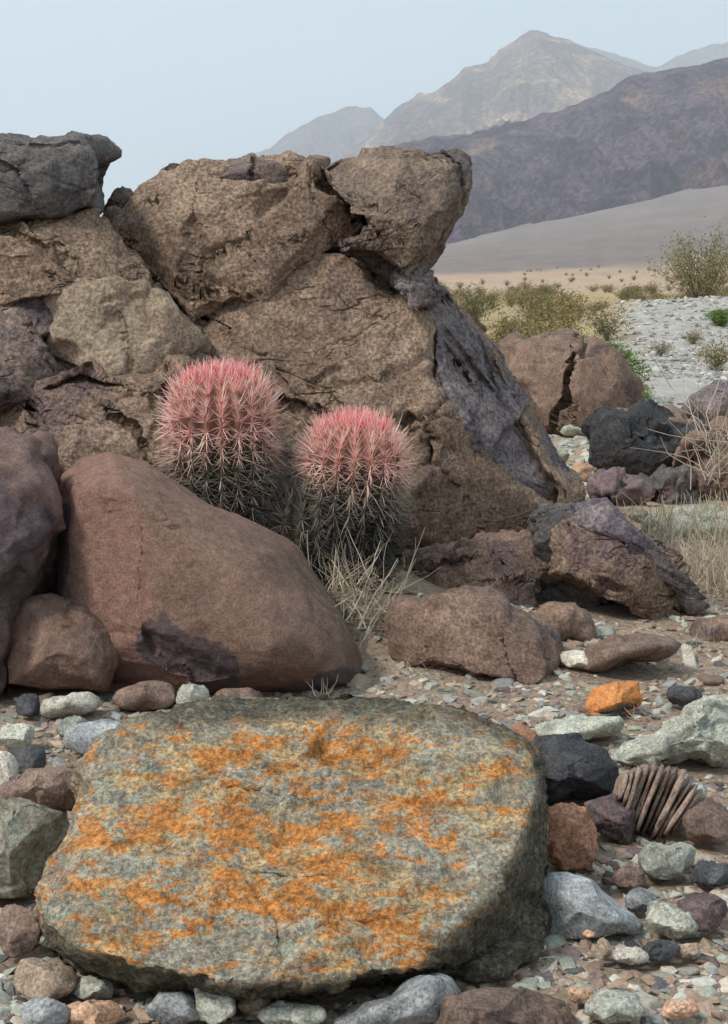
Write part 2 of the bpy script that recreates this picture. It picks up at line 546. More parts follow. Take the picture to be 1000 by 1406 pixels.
M['s_grey'] = stone_mat('stone_blue_grey', (0.22, 0.225, 0.225), (0.33, 0.33, 0.32))
M['s_tan'] = stone_mat('stone_tan', (0.30, 0.215, 0.15), (0.40, 0.30, 0.22))
M['s_brown'] = stone_mat('stone_brown', (0.15, 0.10, 0.078), (0.22, 0.15, 0.115))
M['s_purple'] = stone_mat('stone_purple_brown', (0.12, 0.085, 0.085), (0.18, 0.125, 0.12))
M['s_dark'] = stone_mat('stone_dark', (0.055, 0.055, 0.06), (0.10, 0.098, 0.10))
M['s_cream'] = stone_mat('stone_cream', (0.47, 0.42, 0.34), (0.60, 0.55, 0.46))
M['s_peach'] = stone_mat('stone_peach', (0.50, 0.30, 0.19), (0.58, 0.38, 0.26))
M['s_rust'] = stone_mat('stone_rust', (0.25, 0.12, 0.075), (0.33, 0.17, 0.10))
M['s_orange'] = rock_mat('orange_lichen_stone', (0.55, 0.20, 0.06), (0.62, 0.26, 0.09), (0.40, 0.24, 0.14), sc=9, fine=150, darkcov=0.40, spk=0.25, bump=0.5, bdist=0.004, sidecol=(0.15, 0.16, 0.155))
M['black'] = rock_mat('black_rock', (0.035, 0.034, 0.035), (0.07, 0.065, 0.065), (0.11, 0.07, 0.06), sc=3, fine=60, darkcov=0.36, spk=0.35, bump=0.9, crack=3, bdist=0.015)

# ------------------------------------------------------------------ ground
def fan_h(x, y):
    y_ = np.maximum(y, 1.0)
    u = np.clip(x / y_, -0.3, 0.5)
    t = np.clip((y - 110) / 2090, 0, 1.6)
    return np.where(y > 110, t ** 1.6 * (40 + 80 * (u - 0.052) / 0.207 + 6), 0.0)
def ground_h(x, y):
    x = np.asarray(x, float); y = np.asarray(y, float)
    r = np.hypot(x, y)
    p = np.stack([x, y, x * 0], -1).reshape(-1, 3)
    near = (0.012 * fbm(p * 1.3, 3, 5) - 0.006).reshape(x.shape) * np.clip(1.2 - r / 60, 0, 1)
    mid = 0.14 * fbm(p * 0.13 + 4, 3, 6).reshape(x.shape) * sstep((r - 7) / 12)
    # cobble bar beside the wash
    bar = 0.85 * np.exp(-((y - 31 - 0.25 * (x - 7)) / 4.0) ** 2) * sstep((x - 3.5) / 2.5)
    # debris heaped at the foot of the crag, behind the smooth boulder
    heap = 0.22 * np.exp(-(((x + 0.05) / 0.55) ** 2 + ((y - 5.25) / 0.5) ** 2))
    return near + mid + bar + heap + fan_h(x, y)

def build_ground():
    az = np.concatenate([np.arange(-180, -26, 3), np.arange(-26, 26, 0.12), np.arange(26, 180, 3)]).astype(float)
    rr = np.concatenate([[0.3], np.geomspace(0.8, 13500, 330)])
    A, RR = np.meshgrid(np.radians(az), rr, indexing='ij')
    X = RR * np.sin(A); Y = RR * np.cos(A)
    Z = ground_h(X, Y)
    n, m_ = X.shape
    P = np.stack([X, Y, Z], -1).reshape(-1, 3)
    P = np.concatenate([P, [[0, 0, 0]]])
    i = np.arange(n)[:, None]; j = np.arange(m_ - 1)[None]
    i2 = (i + 1) % n
    Q = np.stack([i * m_ + j + 0 * j, i2 * m_ + j, i2 * m_ + j + 1, i * m_ + j + 1 + 0 * j], -1).reshape(-1, 4)[:, ::-1]
    Tq = np.concatenate([Q[:, [0, 1, 2]], Q[:, [0, 2, 3]],
                         np.array([[((k + 1) % n) * m_, k * m_, len(P) - 1] for k in range(n)])])
    x, y = P[:, 0], P[:, 1]
    r = np.hypot(x, y)
    q = np.stack([x, y, 0 * x], 1)
    nz = fbm(q * 0.25, 4, 71)
    nz2 = fbm(q * 0.05, 4, 72)
    far_n = fbm(np.stack([x / 90, y / 240, 0 * x], 1), 4, 73)
    c_near = np.array([0.33, 0.25, 0.185]); c_sand = np.array([0.42, 0.32, 0.235])
    c_straw = np.array([0.40, 0.30, 0.14]); c_wash = np.array([0.42, 0.39, 0.345])
    c_tan = np.array([0.43, 0.31, 0.22]); c_fan = np.array([0.20, 0.165, 0.15])
    C = np.tile(c_near, (len(P), 1))
    def bl(C, c, w):
        w = np.clip(w, 0, 1)[:, None]
        return C * (1 - w) + c * w
    C = bl(C, c_sand, sstep((r - 6.5 + nz * 3) / 2.0) * 0.9)
    C = bl(C, c_straw, sstep((r - 21 + nz * 4) / 4) * sstep((135 - r + nz2 * 20) / 30) * (0.75 + 0.5 * nz))
    C = bl(C, c_wash, sstep((x / np.maximum(y, .1) - 0.165 + nz * 0.02) / 0.03) * sstep((r - 12) / 2) * sstep((44 - r + nz * 6) / 5))
    C = bl(C, c_tan, sstep((r - 105) / 40 + nz2 * .3))
    C = bl(C, c_fan, sstep((r - 230) / 330 + far_n * .8))
    ch_ = fbm(np.stack([x / np.maximum(r, 1) * 60, np.log(np.maximum(r, 1)) * 5, 0 * x], 1), 5, 74)
    C = np.clip(C * (1 + 0.12 * far_n[:, None] + (0.16 * ch_ * sstep((r - 150) / 100))[:, None]), 0.02, 0.8)
    m, t, b = nt('ground_soil')
    a = nd(t, 'Attribute', attribute_name='soil')
    tc = nd(t, 'TexCoord')
    n1 = nd(t, 'TexNoise', Scale=38.0, Detail=8.0, Roughness=0.75)
    n2 = nd(t, 'TexNoise', Scale=2.2, Detail=8.0, Roughness=0.7)
    n3 = nd(t, 'TexVoronoi', Scale=55.0)
    for q_ in (n1, n2, n3): t.links.new(tc.outputs['Object'], q_.inputs['Vector'])
    col = mixc(t, 1.0, a.outputs['Color'], ramp(t, n1.outputs['Fac'], 0.3, 0.7, (0.6,) * 3, (1.4,) * 3), 'MULTIPLY')
    col = mixc(t, 1.0, col, ramp(t, n2.outputs['Fac'], 0.3, 0.7, (0.75,) * 3, (1.25,) * 3), 'MULTIPLY')
    t.links.new(col, b.inputs['Base Color'])
    bp = nd(t, 'Bump', Strength=0.8, Distance=0.015)
    t.links.new(math_(t, 'ADD', n1.outputs['Fac'], math_(t, 'MULTIPLY', n3.outputs['Distance'], -0.8)), bp.inputs['Height'])
    t.links.new(bp.outputs[0], b.inputs['Normal'])
    b.inputs['Roughness'].default_value = 1.0
    b.inputs['Specular IOR Level'].default_value = 0.1
    me = mesh_np('ground', P, Tq, True, m, {'soil': C})
    link('ground', me, kind='structure')
build_ground()

# ------------------------------------------------------------------ mountains
def mountain(name, ridge, y_foot, y_ridge, y_back, mat, seed, nx=420, ny=150, rough=1.0, gs=260.0):
    rx = np.array([p[0] for p in ridge], float); ry = np.array([p[1] for p in ridge], float)
    px = np.linspace(rx[0], rx[-1], nx)
    py = np.interp(px, rx, ry)
    py = py + 2.2 * perlin(np.stack([px / 26, px * 0, px * 0], 1), seed) + 1.2 * perlin(np.stack([px / 9, px * 0, px * 0], 1), seed + 1)
    ztop = at(px, py, y_ridge)[:, 2]
    tv = np.linspace(0, 1, ny)
    U, Tt = np.meshgrid((px - 500) / F, tv, indexing='ij')
    front = Tt < 0.72
    Yd = np.where(front, y_foot + (y_ridge - y_foot) * Tt / 0.72, y_ridge + (y_back - y_ridge) * (Tt - 0.72) / 0.28)
    prof = np.where(front, (Tt / 0.72) ** 1.12, 1 - ((Tt - 0.72) / 0.28) ** 1.3)
    X = U * Yd / math.cos(TH)
    Zt = np.repeat(ztop[:, None], ny, 1)
    p = np.stack([X, Yd, 0 * X], -1).reshape(-1, 3)
    wq = p / gs
    warp = 0.35 * np.stack([perlin(wq * 1.1, seed + 2), perlin(wq * 1.1 + 30, seed + 3), 0 * wq[:, 0]], 1)
    st = np.stack([wq[:, 0] + warp[:, 0], wq[:, 1] * 0.55 + warp[:, 1], 0 * wq[:, 0]], 1)
    gl = fbm(np.stack([wq[:, 0] * 3.2 + warp[:, 0] * 2.5, wq[:, 1] * .8 + warp[:, 1] * 2, 0 * wq[:, 0]], 1), 4, seed + 8, ridge=True).reshape(X.shape)
    g = fbm(st, 6, seed + 4, gain=0.52, ridge=True).reshape(X.shape)
    amp = rough * gs * 0.36
    mask = np.where(front, np.sin(np.pi * np.clip(Tt / 0.72, 0, 1) ** 0.85) * 0.9 + 0.1, 0.4)
    Z = Zt * prof + (g - 0.35 + 0.42 * (gl - .3)) * amp * mask
    Z = np.minimum(Z, Zt * (0.04 + 1.0 * np.where(front, (Tt / 0.72) ** 0.9, 1)) + 1)
    edge = (Tt < 1e-6) | (Tt > 1 - 1e-6)
    Z = np.where(edge, -5.0, Z)
    n, m_ = X.shape
    P = np.stack([X, Yd, Z], -1).reshape(-1, 3)
    i = np.arange(n - 1)[:, None]; j = np.arange(m_ - 1)[None]
    Q = np.stack([i * m_ + j, (i + 1) * m_ + j, (i + 1) * m_ + j + 1, i * m_ + j + 1], -1).reshape(-1, 4)
    me = mesh_np(name, P, Q, True, mat)
    link(name, me, kind='structure')

def mtn_mat(name, c1, c2, c3, sc, cov=0.42):
    m, t, b = nt(name)
    tc = nd(t, 'TexCoord')
    n1 = nd(t, 'TexNoise', Scale=sc, Detail=8.0, Roughness=0.65, Distortion=0.5)
    mp = nd(t, 'Mapping'); mp.inputs['Scale'].default_value = (1, 0.5, 2.2); mp.inputs['Rotation'].default_value = (0, R(-18), 0)
    t.links.new(tc.outputs['Object'], mp.inputs[0])
    n2 = nd(t, 'TexNoise', Scale=sc * 0.45, Detail=8.0, Roughness=0.62, Distortion=0.8)
    n3 = nd(t, 'TexNoise', Scale=sc * 7, Detail=6.0, Roughness=0.7)
    t.links.new(tc.outputs['Object'], n1.inputs['Vector']); t.links.new(mp.outputs[0], n2.inputs['Vector']); t.links.new(tc.outputs['Object'], n3.inputs['Vector'])
    col = mixc(t, ramp(t, n1.outputs['Fac'], 0.43, 0.57), c1, c2)
    col = mixc(t, ramp(t, n2.outputs['Fac'], 1 - cov - 0.05, 1 - cov + 0.1), col, c3)
    col = mixc(t, 1.0, col, ramp(t, n3.outputs['Fac'], 0.42, 0.58, (0.5,) * 3, (1.5,) * 3), 'MULTIPLY')
    t.links.new(col, b.inputs['Base Color'])
    bp = nd(t, 'Bump', Strength=1.0, Distance=40.0)
    t.links.new(math_(t, 'ADD', n1.outputs['Fac'], n3.outputs['Fac']), bp.inputs['Height'])
    t.links.new(bp.outputs[0], b.inputs['Normal'])
    b.inputs['Roughness'].default_value = 1.0
    b.inputs['Specular IOR Level'].default_value = 0.0
    return m
mm1 = mtn_mat('mountain_dark_rock', (0.060, 0.036, 0.078), (0.17, 0.11, 0.16), (0.34, 0.215, 0.145), 0.008, 0.40)
mm2 = mtn_mat('mountain_tan_rock', (0.12, 0.078, 0.09), (0.22, 0.145, 0.125), (0.56, 0.37, 0.23), 0.005, 0.47)
mm3 = mtn_mat('mountain_far_rock', (0.12, 0.10, 0.11), (0.16, 0.13, 0.13), (0.20, 0.16, 0.14), 0.003, 0.4)
mountain('mountain_slope', [(300, 300), (380, 262), (500, 213), (530, 200), (590, 184), (650, 186), (725, 160), (775, 141), (820, 122), (845, 104), (880, 97),
                     (940, 88), (1000, 63), (1100, 25), (1300, 20)], 2150, 3900, 6000, mm1, 101)
mountain('mountain_peak', [(330, 300), (400, 262), (480, 208), (500, 190), (540, 150), (600, 117), (630, 92), (660, 85), (690, 58), (716, 41), (740, 45),
                    (765, 56), (800, 68), (850, 90), (900, 110), (1000, 150), (1150, 220)], 5300, 8800, 10800, mm2, 203, gs=560)
mountain('mountain_ridge', [(150, 330), (300, 235), (350, 213), (375, 205), (400, 182), (440, 160), (480, 147), (510, 149), (530, 165), (620, 230), (700, 300)],
         8500, 11500, 12800, mm3, 307, nx=260, ny=90, gs=520)
mountain('mountain_ridge', [(560, 160), (700, 66), (780, 60), (820, 70), (850, 80), (882, 92), (905, 78), (940, 65), (1000, 50), (1100, 30), (1300, 40)],
         10500, 12800, 14200, mm3, 409, nx=260, ny=90, gs=600)

# ------------------------------------------------------------------ haze
def haze():
    me = bpy.data.meshes.new('haze')
    x0, x1, y0, y1, z0, z1 = -14000, 14000, -14000, 15000, -8, 2400
    v = [(x, y, z) for x in (x0, x1) for y in (y0, y1) for z in (z0, z1)]
    f = [(0, 1, 3, 2), (4, 6, 7, 5), (0, 4, 5, 1), (2, 3, 7, 6), (0, 2, 6, 4), (1, 5, 7, 3)]
    me.from_pydata(v, [], f)
    m = bpy.data.materials.new('haze_air'); m.use_nodes = True
    t = m.node_tree; t.nodes.clear()
    o = t.nodes.new('ShaderNodeOutputMaterial')
    p = t.nodes.new('ShaderNodeVolumePrincipled')
    p.inputs['Color'].default_value = (0.93, 0.97, 1.0, 1)
    p.inputs['Density'].default_value = HAZE
    p.inputs['Anisotropy'].default_value = 0.1
    t.links.new(p.outputs[0], o.inputs['Volume'])
    me.materials.append(m)
    link('haze', me, kind='stuff')
HAZE = 0.00010
haze()

# ------------------------------------------------------------------ the crag
crag = bpy.data.objects.new('rock_outcrop', None)
crag.location = (-0.3, 5.4, 0)
COL.objects.link(crag)
crag['label'] = 'massive cracked brown desert crag with jutting cap rock behind the two pink cacti'
crag['category'] = 'rock outcrop'
def blk(outline, Y, tf, tb, mat, label=None, **kw):
    kw.setdefault('lump', 0.3); kw.setdefault('grain', 0.005); kw.setdefault('fine', 0.2); kw.setdefault('chisel', 12)
    return rock('rock_block', outline, Y, tf, tb, M[mat], label, parent=crag, **kw)
# main leaning slab
blk([(212, 392), (262, 440), (330, 412), (420, 352), (472, 350), (545, 395), (570, 367), (602, 393), (642, 440), (684, 492), (702, 530), (727, 575),
     (752, 635), (782, 672), (780, 700), (745, 738), (700, 748), (660, 750), (600, 770), (570, 800), (500, 830), (420, 800), (330, 660), (272, 520)],
    5.72, 0.14, 0.9, 'crag', ctr=(510, 580), n=6, lean=(0.0002, -0.0007), sub=7, seed=3, amp=0.05, chisel=7, fac=((2.0, 0.065), (7, 0.016), (19, 0.005)), clip=0,
    ramps=[([(556, 380), (592, 450), (584, 520), (640, 615), (700, 680), (748, 730)], (780, 600), 0.010, 110),
           ([(260, 500), (330, 600), (420, 760)], (230, 640), 0.004, 100),
           ([(540, 820), (600, 752), (680, 742), (745, 725)], (680, 800), 0.006, 60)],
    cracks=[([(372, 543), (400, 556), (425, 570), (470, 583)], 6, 0.05), ([(425, 558), (470, 575), (520, 600)], 3, 0.04),
            ([(545, 586), (565, 574), (592, 570)], 7, 0.10), ([(588, 572), (592, 600), (590, 640)], 9, 0.16),
            ([(592, 570), (612, 545), (628, 520)], 4, 0.05),
            ([(575, 395), (600, 440), (650, 480), (690, 530), (712, 560)], 5, 0.07, 0.03), ([(620, 470), (640, 520), (700, 600), (730, 650)], 4, 0.05, 0.02),
            ([(600, 640), (650, 680), (700, 730)], 4, 0.05, 0.02), ([(300, 440), (360, 500), (400, 540)], 3, 0.03),
            ([(450, 420), (470, 470), (520, 520)], 3, 0.02, -0.02), ([(600, 575), (640, 600), (690, 690)], 4, 0.03, -0.02)])
# the broad right-hand face of the slab, turned away and varnished grey
blk([(556, 385), (574, 364), (602, 392), (642, 438), (686, 490), (704, 530), (736, 575), (768, 636), (797, 676), (788, 708), (752, 722), (700, 680), (650, 625), (618, 575),
     (596, 520), (602, 460), (585, 425)], 5.88, 0.05, 0.6, 'greyface', 'broad grey varnished side face of the leaning slab', ctr=(672, 560), n=7, lean=(0.0040, -0.0021), sub=7,
    seed=8, amp=0.04, fac=((2, 0.05), (8, 0.007), (20, 0.003)), clip=0, chisel=10,
    cracks=[([(575, 395), (610, 450), (660, 520), (700, 570)], 5, 0.04, 0.015), ([(660, 470), (690, 560), (750, 650)], 4, 0.03, 0.015),
            ([(590, 410), (620, 405), (640, 420)], 5, 0.05)])
# upper centre
blk([(155, 322), (172, 290), (205, 250), (220, 233), (270, 227), (345, 218), (390, 224), (440, 238), (490, 268), (507, 310), (472, 347), (420, 354),
     (375, 385), (330, 418), (262, 446), (222, 400), (190, 372)], 5.86, 0.14, 0.9, 'crag', n=5, lean=(0.0001, -0.0013), sub=7, seed=4, amp=0.05,
    fac=((2.2, 0.085), (7, 0.018), (18, 0.005)), ctr=(330, 320), clip=3, clipd=0.8,
    cracks=[([(222, 232), (300, 244), (400, 240), (480, 270)], 7, 0.05, -0.05), ([(450, 240), (480, 262), (500, 305)], 7, 0.10, 0.03),
            ([(160, 330), (180, 300), (205, 262)], 5, 0.07), ([(270, 265), (262, 330), (250, 400)], 4, 0.03, 0.05),
            ([(330, 340), (400, 322), (470, 318)], 4, 0.05, 0.03), ([(230, 395), (280, 410), (330, 395)], 5, 0.06, 0.03),
            ([(420, 240), (430, 280), (470, 300)], 3, 0.03)])
blk([(200, 250), (222, 231), (280, 224), (345, 214), (380, 218), (430, 234), (470, 252), (440, 262), (380, 258), (300, 256), (235, 262)],
    5.93, 0.12, 0.7, 'varnish', 'purple stained top edge of the crag', n=3.5, lean=(0, -0.001), sub=6, seed=14, amp=0.04, fac=((4, 0.03),), ctr=(330, 242),
    cracks=[([(270, 224), (275, 245), (270, 262)], 4, 0.05), ([(350, 214), (345, 235), (355, 258)], 4, 0.06)])
# cap rock
blk([(434, 224), (470, 218), (520, 218), (562, 217), (612, 215), (632, 224), (644, 252), (632, 292), (606, 330), (576, 364), (548, 376), (512, 352),
     (470, 340), (504, 315), (495, 275), (455, 248)], 5.72, 0.20, 0.8, 'caprock', 'cap rock jutting out over the slab', n=4.2, lean=(0.0002, -0.0012), sub=7,
    seed=5, amp=0.05, fac=((2.2, 0.07), (8, 0.014), (18, 0.005)), ctr=(565, 285), clip=4, clipd=0.8,
    ramps=[([(575, 215), (590, 262), (585, 310), (545, 372)], (640, 300), 0.006, 60), ([(434, 240), (520, 245), (640, 240)], (540, 215), 0.004, 30)],
    cracks=[([(434, 240), (500, 248), (560, 246), (590, 262)], 5, 0.04), ([(455, 300), (500, 318), (560, 310), (600, 285)], 5, 0.05, 0.02),
            ([(500, 340), (540, 345), (580, 330)], 4, 0.04)])
blk([(452, 333), (475, 322), (530, 330), (566, 368), (562, 402), (535, 398), (490, 372)], 5.95, 0.1, 0.4, 'varnish', n=3, lean=(0, 0), sub=5, seed=6, amp=0.05, fac=((9, 0.05),))
blk([(540, 380), (560, 362), (585, 372), (604, 398), (590, 420), (560, 415)], 5.72, 0.08, 0.3, 'greyface', n=3, sub=5, seed=61, amp=0.03, fac=((12, 0.04),))
# left part
blk([(-90, 302), (0, 298), (60, 293), (130, 291), (165, 330), (206, 380), (216, 402), (150, 402), (60, 408), (0, 420), (-90, 430)], 5.6, 0.18, 0.9, 'crag',
    n=4, lean=(0.0001, -0.0016), sub=6, seed=15, amp=0.05, fac=((2.2, 0.085), (7, 0.018), (18, 0.005)),
    cracks=[([(0, 300), (60, 340), (80, 392)], 4, 0.04, 0.03), ([(75, 300), (80, 345), (130, 370)], 4, 0.04)])
blk([(66, 394), (118, 380), (210, 382), (240, 430), (276, 474), (262, 492), (205, 512), (130, 518), (85, 500), (50, 470), (44, 425)], 5.50, 0.10, 0.7, 'crag_pale',
    'pale smooth face between dark joints', n=10, lean=(0.0003, -0.0006), sub=6, seed=16, amp=0.02, chisel=3, fac=((2.5, 0.05), (8, 0.012)), clip=0,
    ramps=[([(90, 385), (96, 430), (125, 500)], (50, 450), 0.003, 40)],
    cracks=[([(160, 430), (172, 470), (185, 505)], 2.5, 0.02, 0.015), ([(245, 455), (225, 485), (250, 488)], 3, 0.03)])
blk([(-90, 395), (0, 400), (60, 395), (100, 388), (70, 425), (60, 470), (80, 500), (120, 520), (60, 545), (0, 555), (-90, 560)], 5.5, 0.18, 0.7, 'varnish', n=3.6,
    lean=(0, -0.001), sub=6, seed=17, amp=0.05, fac=((2.2, 0.085), (7, 0.018), (18, 0.005)), ctr=(0, 475),
    cracks=[([(0, 425), (50, 405), (100, 390)], 5, 0.08, 0.03), ([(40, 430), (50, 480), (75, 500)], 4, 0.05)])
blk([(-90, 545), (0, 545), (60, 525), (110, 505), (205, 505), (266, 485), (305, 520), (330, 600), (310, 690), (210, 700), (100, 680), (60, 640), (-90, 640)], 5.32, 0.2,
    0.7, 'crag', n=3.6, lean=(0.0005, -0.0012), sub=7, seed=18, amp=0.06, fac=((2.2, 0.085), (7, 0.018), (18, 0.005)), ctr=(130, 590),
    ramps=[([(60, 540), (120, 505), (200, 520), (240, 515)], (140, 480), 0.006, 30)],
    cracks=[([(60, 535), (120, 512), (165, 525)], 6, 0.12, 0.03), ([(150, 560), (190, 590), (215, 650)], 5, 0.06, 0.03), ([(0, 560), (60, 555), (110, 570)], 4, 0.06),
            ([(230, 500), (240, 560), (230, 640)], 5, 0.06, 0.03)])
# lower middle
blk([(510, 850), (530, 800), (560, 765), (600, 748), (700, 738), (750, 735), (765, 760), (735, 800), (740, 850), (690, 870), (600, 870)], 5.38, 0.2, 0.6, 'smooth2', n=3.2,
    lean=(0, -0.001), sub=6, seed=19, amp=0.06, fac=((6, 0.06), (14, 0.02)),
    cracks=[([(560, 790), (620, 770), (700, 765)], 5, 0.06, 0.03), ([(640, 800), (700, 790), (740, 800)], 5, 0.06)])
# lower right block
blk([(752, 712), (775, 698), (830, 691), (852, 704), (900, 752), (945, 803), (968, 836), (942, 852), (905, 858), (850, 828), (800, 800), (755, 790)], 5.35, 0.2, 0.6, 'crag',
    n=3.8, lean=(0.0006, -0.0014), sub=6, seed=20, amp=0.05, fac=((2.5, 0.07), (8, 0.018), (18, 0.005)), clip=4, clipd=0.82,
    ramps=[([(770, 722), (860, 738), (905, 790), (945, 840)], (900, 720), 0.006, 60)],
    cracks=[([(830, 692), (860, 730), (900, 765), (950, 830)], 4, 0.05, -0.02), ([(760, 790), (820, 800), (890, 845)], 5, 0.05), ([(925, 828), (950, 820)], 4, 0.05)])
blk([(830, 689), (853, 703), (902, 752), (947, 802), (970, 834), (950, 838), (925, 815), (880, 775), (850, 738), (790, 716), (776, 700)], 5.36, 0.16, 0.5, 'greyface',
    'grey upper edge of the lower block', ctr=(868, 745), n=4.0, lean=(0.0006, -0.0012), sub=5, seed=22, amp=0.015, fac=((4, 0.03),))
blk([(690, 830), (720, 790), (755, 765), (800, 790), (860, 825), (906, 858), (890, 900), (820, 905), (740, 880)], 5.55, 0.12, 0.5, 'darktop', n=3, sub=5, seed=21, amp=0.05,
    fac=((7, 0.06),))
blk([(735, 700), (757, 690), (785, 700), (790, 740), (775, 790), (745, 800), (735, 760)], 5.4, 0.10, 0.4, 'darktop', n=3, sub=5, seed=23, amp=0.04, fac=((10, 0.05),))
# filling core behind the joints
blk([(-90, 330), (200, 300), (420, 290), (540, 380), (640, 520), (720, 640), (760, 760), (780, 900), (300, 900), (-90, 900)], 6.25, 0.12, 0.8, 'varnish', n=4,
    lean=(0, -0.001), sub=6, seed=24, amp=0.06, fac=((5, 0.06),))

# ------------------------------------------------------------------ boulders
rock('boulder', [(-90, 188), (0, 191), (60, 193), (100, 185), (122, 187), (134, 206), (136, 262), (131, 288), (60, 296), (20, 297), (-90, 300)], 5.75, 0.25, 0.7, M['darktop'],
     'dark grey block perched on the top left of the crag', 'boulder', n=7, lean=(0, -0.0012), sub=6, seed=31, amp=0.01, fine=0.3, chisel=6, grain=0.003, fac=((2.2, 0.10), (8, 0.015)), clip=3, clipd=0.82,
     cracks=[([(-10, 218), (28, 248), (56, 292)], 7, 0.06, -0.05), ([(0, 192), (60, 202), (120, 195)], 4, 0.03)])
rock('boulder', [(137, 290), (152, 264), (185, 255), (240, 250), (230, 330), (165, 345), (142, 320)], 6.5, 0.25, 0.6, M['varnish'],
     'purplish boulder in the notch behind the perched block', 'boulder', n=3, sub=5, seed=32, amp=0.05, fac=((6, 0.06),))
rock('boulder', [(76, 690), (80, 648), (108, 627), (150, 624), (200, 641), (270, 681), (345, 719), (400, 756), (440, 800), (474, 848), (496, 890), (500, 925), (490, 950),
                 (440, 958), (330, 958), (240, 954), (150, 950), (90, 940), (72, 880), (74, 780)], 4.62, 0.52, 0.55, M['smooth'],
     'big smooth reddish brown boulder sloping down in front of the cacti', 'boulder', ctr=(235, 800), n=2.5, lean=(0.0003, -0.0011), sub=7, seed=33, amp=0.035, clip=4, clipd=0.86, chisel=3, grain=0.003, fine=0.6, lich=[([(215, 885), (265, 905), (300, 925)], 34), ([(90, 700), (84, 800), (100, 880)], 12), ([(445, 935), (480, 930)], 16)],
     ramps=[([(190, 640), (185, 740), (195, 800), (240, 900)], (100, 800), 0.0010, 100)],
     cracks=[([(182, 715), (184, 775), (190, 840), (215, 890)], 13, 0.055, 0.015), ([(200, 870), (240, 905), (300, 930)], 22, 0.035), ([(300, 750), (380, 790), (440, 860)], 9, 0.006)])
rock('boulder', [(30, 822), (70, 815), (120, 828), (152, 868), (164, 905), (150, 948), (60, 948), (5, 944), (10, 880)], 4.36, 0.2, 0.3, M['smooth'],
     'low rounded brown boulder tucked under the left end of the big smooth one', 'boulder', n=2.4, lean=(0, -0.001), sub=6, seed=34, amp=0.025, clip=3)
rock('boulder', [(-110, 590), (0, 592), (46, 600), (74, 640), (80, 690), (70, 760), (40, 822), (12, 870), (-10, 940), (-110, 950)], 4.5, 0.35, 0.5, M['purple_boulder'],
     'dark purplish brown boulder cut off by the left edge of the photo', 'boulder', n=2.8, lean=(0, -0.001), sub=6, seed=35, amp=0.05, fac=((3.5, 0.04),), clip=4)
rock('boulder', [(524, 862), (540, 830), (590, 818), (640, 812), (690, 820), (730, 840), (762, 868), (776, 905), (768, 945), (730, 954), (680, 945), (600, 925), (535, 905)],
     4.66, 0.28, 0.4, M['smooth2'], 'low broad brown boulder below the crag and right of the dry twigs', 'boulder', n=2.5, lean=(0, -0.001), sub=6, seed=36, amp=0.03,
     fac=((3, 0.03), (12, 0.006)), clip=4, chisel=5, grain=0.002, cracks=[([(690, 862), (696, 900), (716, 940)], 9, 0.05, 0.02), ([(580, 825), (590, 860), (560, 880)], 9, 0.04, 0.03)])
rock('boulder', [(738, 850), (752, 830), (790, 827), (812, 842), (818, 870), (808, 893), (770, 900), (745, 885)], 5.0, 0.14, 0.25, M['smooth2'],
     'small rounded brown boulder in the dark hollow of the crag', 'boulder', n=2.5, sub=5, seed=37, amp=0.02, clip=4)
rock('boulder', [(948, 868), (962, 850), (990, 844), (1030, 846), (1030, 892), (975, 897), (952, 888)], 5.1, 0.15, 0.2, M['smooth2'],
     'rounded purple brown boulder half out of the photo below the dry grass', 'boulder', n=2.5, sub=5, seed=38, amp=0.02, clip=4)
# beyond the crag
rock('boulder', [(703, 514), (722, 488), (755, 475), (788, 470), (806, 486), (836, 502), (856, 530), (872, 565), (850, 590), (770, 598), (735, 600), (712, 575)], 11.9, 0.7, 0.9,
     M['smooth2'], 'reddish brown boulder split by a crack, standing beyond the crag', 'boulder', n=2.8, lean=(0, -0.002), sub=6, seed=41, amp=0.05, fine=0.4, chisel=8, fac=((1.1, 0.22), (5, 0.03), (14, .01)),
     cracks=[([(787, 470), (786, 505), (779, 545), (760, 595)], 5, 0.25, 0.15)])
rock('boulder', [(810, 582), (828, 562), (862, 556), (922, 578), (948, 605), (938, 640), (902, 664), (850, 660), (816, 638)], 9.3, 0.5, 0.6, M['black'],
     'blackened angular boulder right of the pale rubble', 'boulder', n=3, lean=(0, -0.0015), sub=6, seed=42, amp=0.04, chisel=10, fac=((1.6, 0.14), (6, 0.03)), clip=5, clipd=0.8)
rock('boulder', [(850, 570), (880, 556), (940, 574), (1030, 588), (1030, 620), (960, 625), (900, 600)], 10.2, 0.5, 0.6, M['smooth2'],
     'long flat brown boulder lying behind the black one', 'boulder', n=2.8, sub=5, seed=43, amp=0.06, fac=((3, 0.1),))
rock('boulder', [(938, 625), (955, 606), (1035, 598), (1035, 702), (960, 700), (940, 665)], 8.6, 0.45, 0.5, M['smooth2'],
     'brown angular boulder at the right edge beside the black one', 'boulder', n=3, lean=(0, -0.001), sub=6, seed=44, amp=0.06, fac=((3, 0.1), (9, 0.02)))
rock('boulder', [(938, 566), (950, 542), (985, 530), (1035, 524), (1035, 592), (975, 590), (945, 582)], 12.6, 0.5, 0.7, M['greyface'],
     'weathered grey boulder beside the white wash at the right edge', 'boulder', n=2.8, sub=5, seed=45, amp=0.07, fac=((2.5, 0.1),))
rock('boulder', [(888, 668), (905, 650), (945, 640), (946, 690), (925, 706), (898, 704)], 8.25, 0.25, 0.3, M['darktop'],
     'small dark grey boulder under the black one', 'boulder', n=2.8, sub=5, seed=46, amp=0.04, fac=((5, 0.08),))
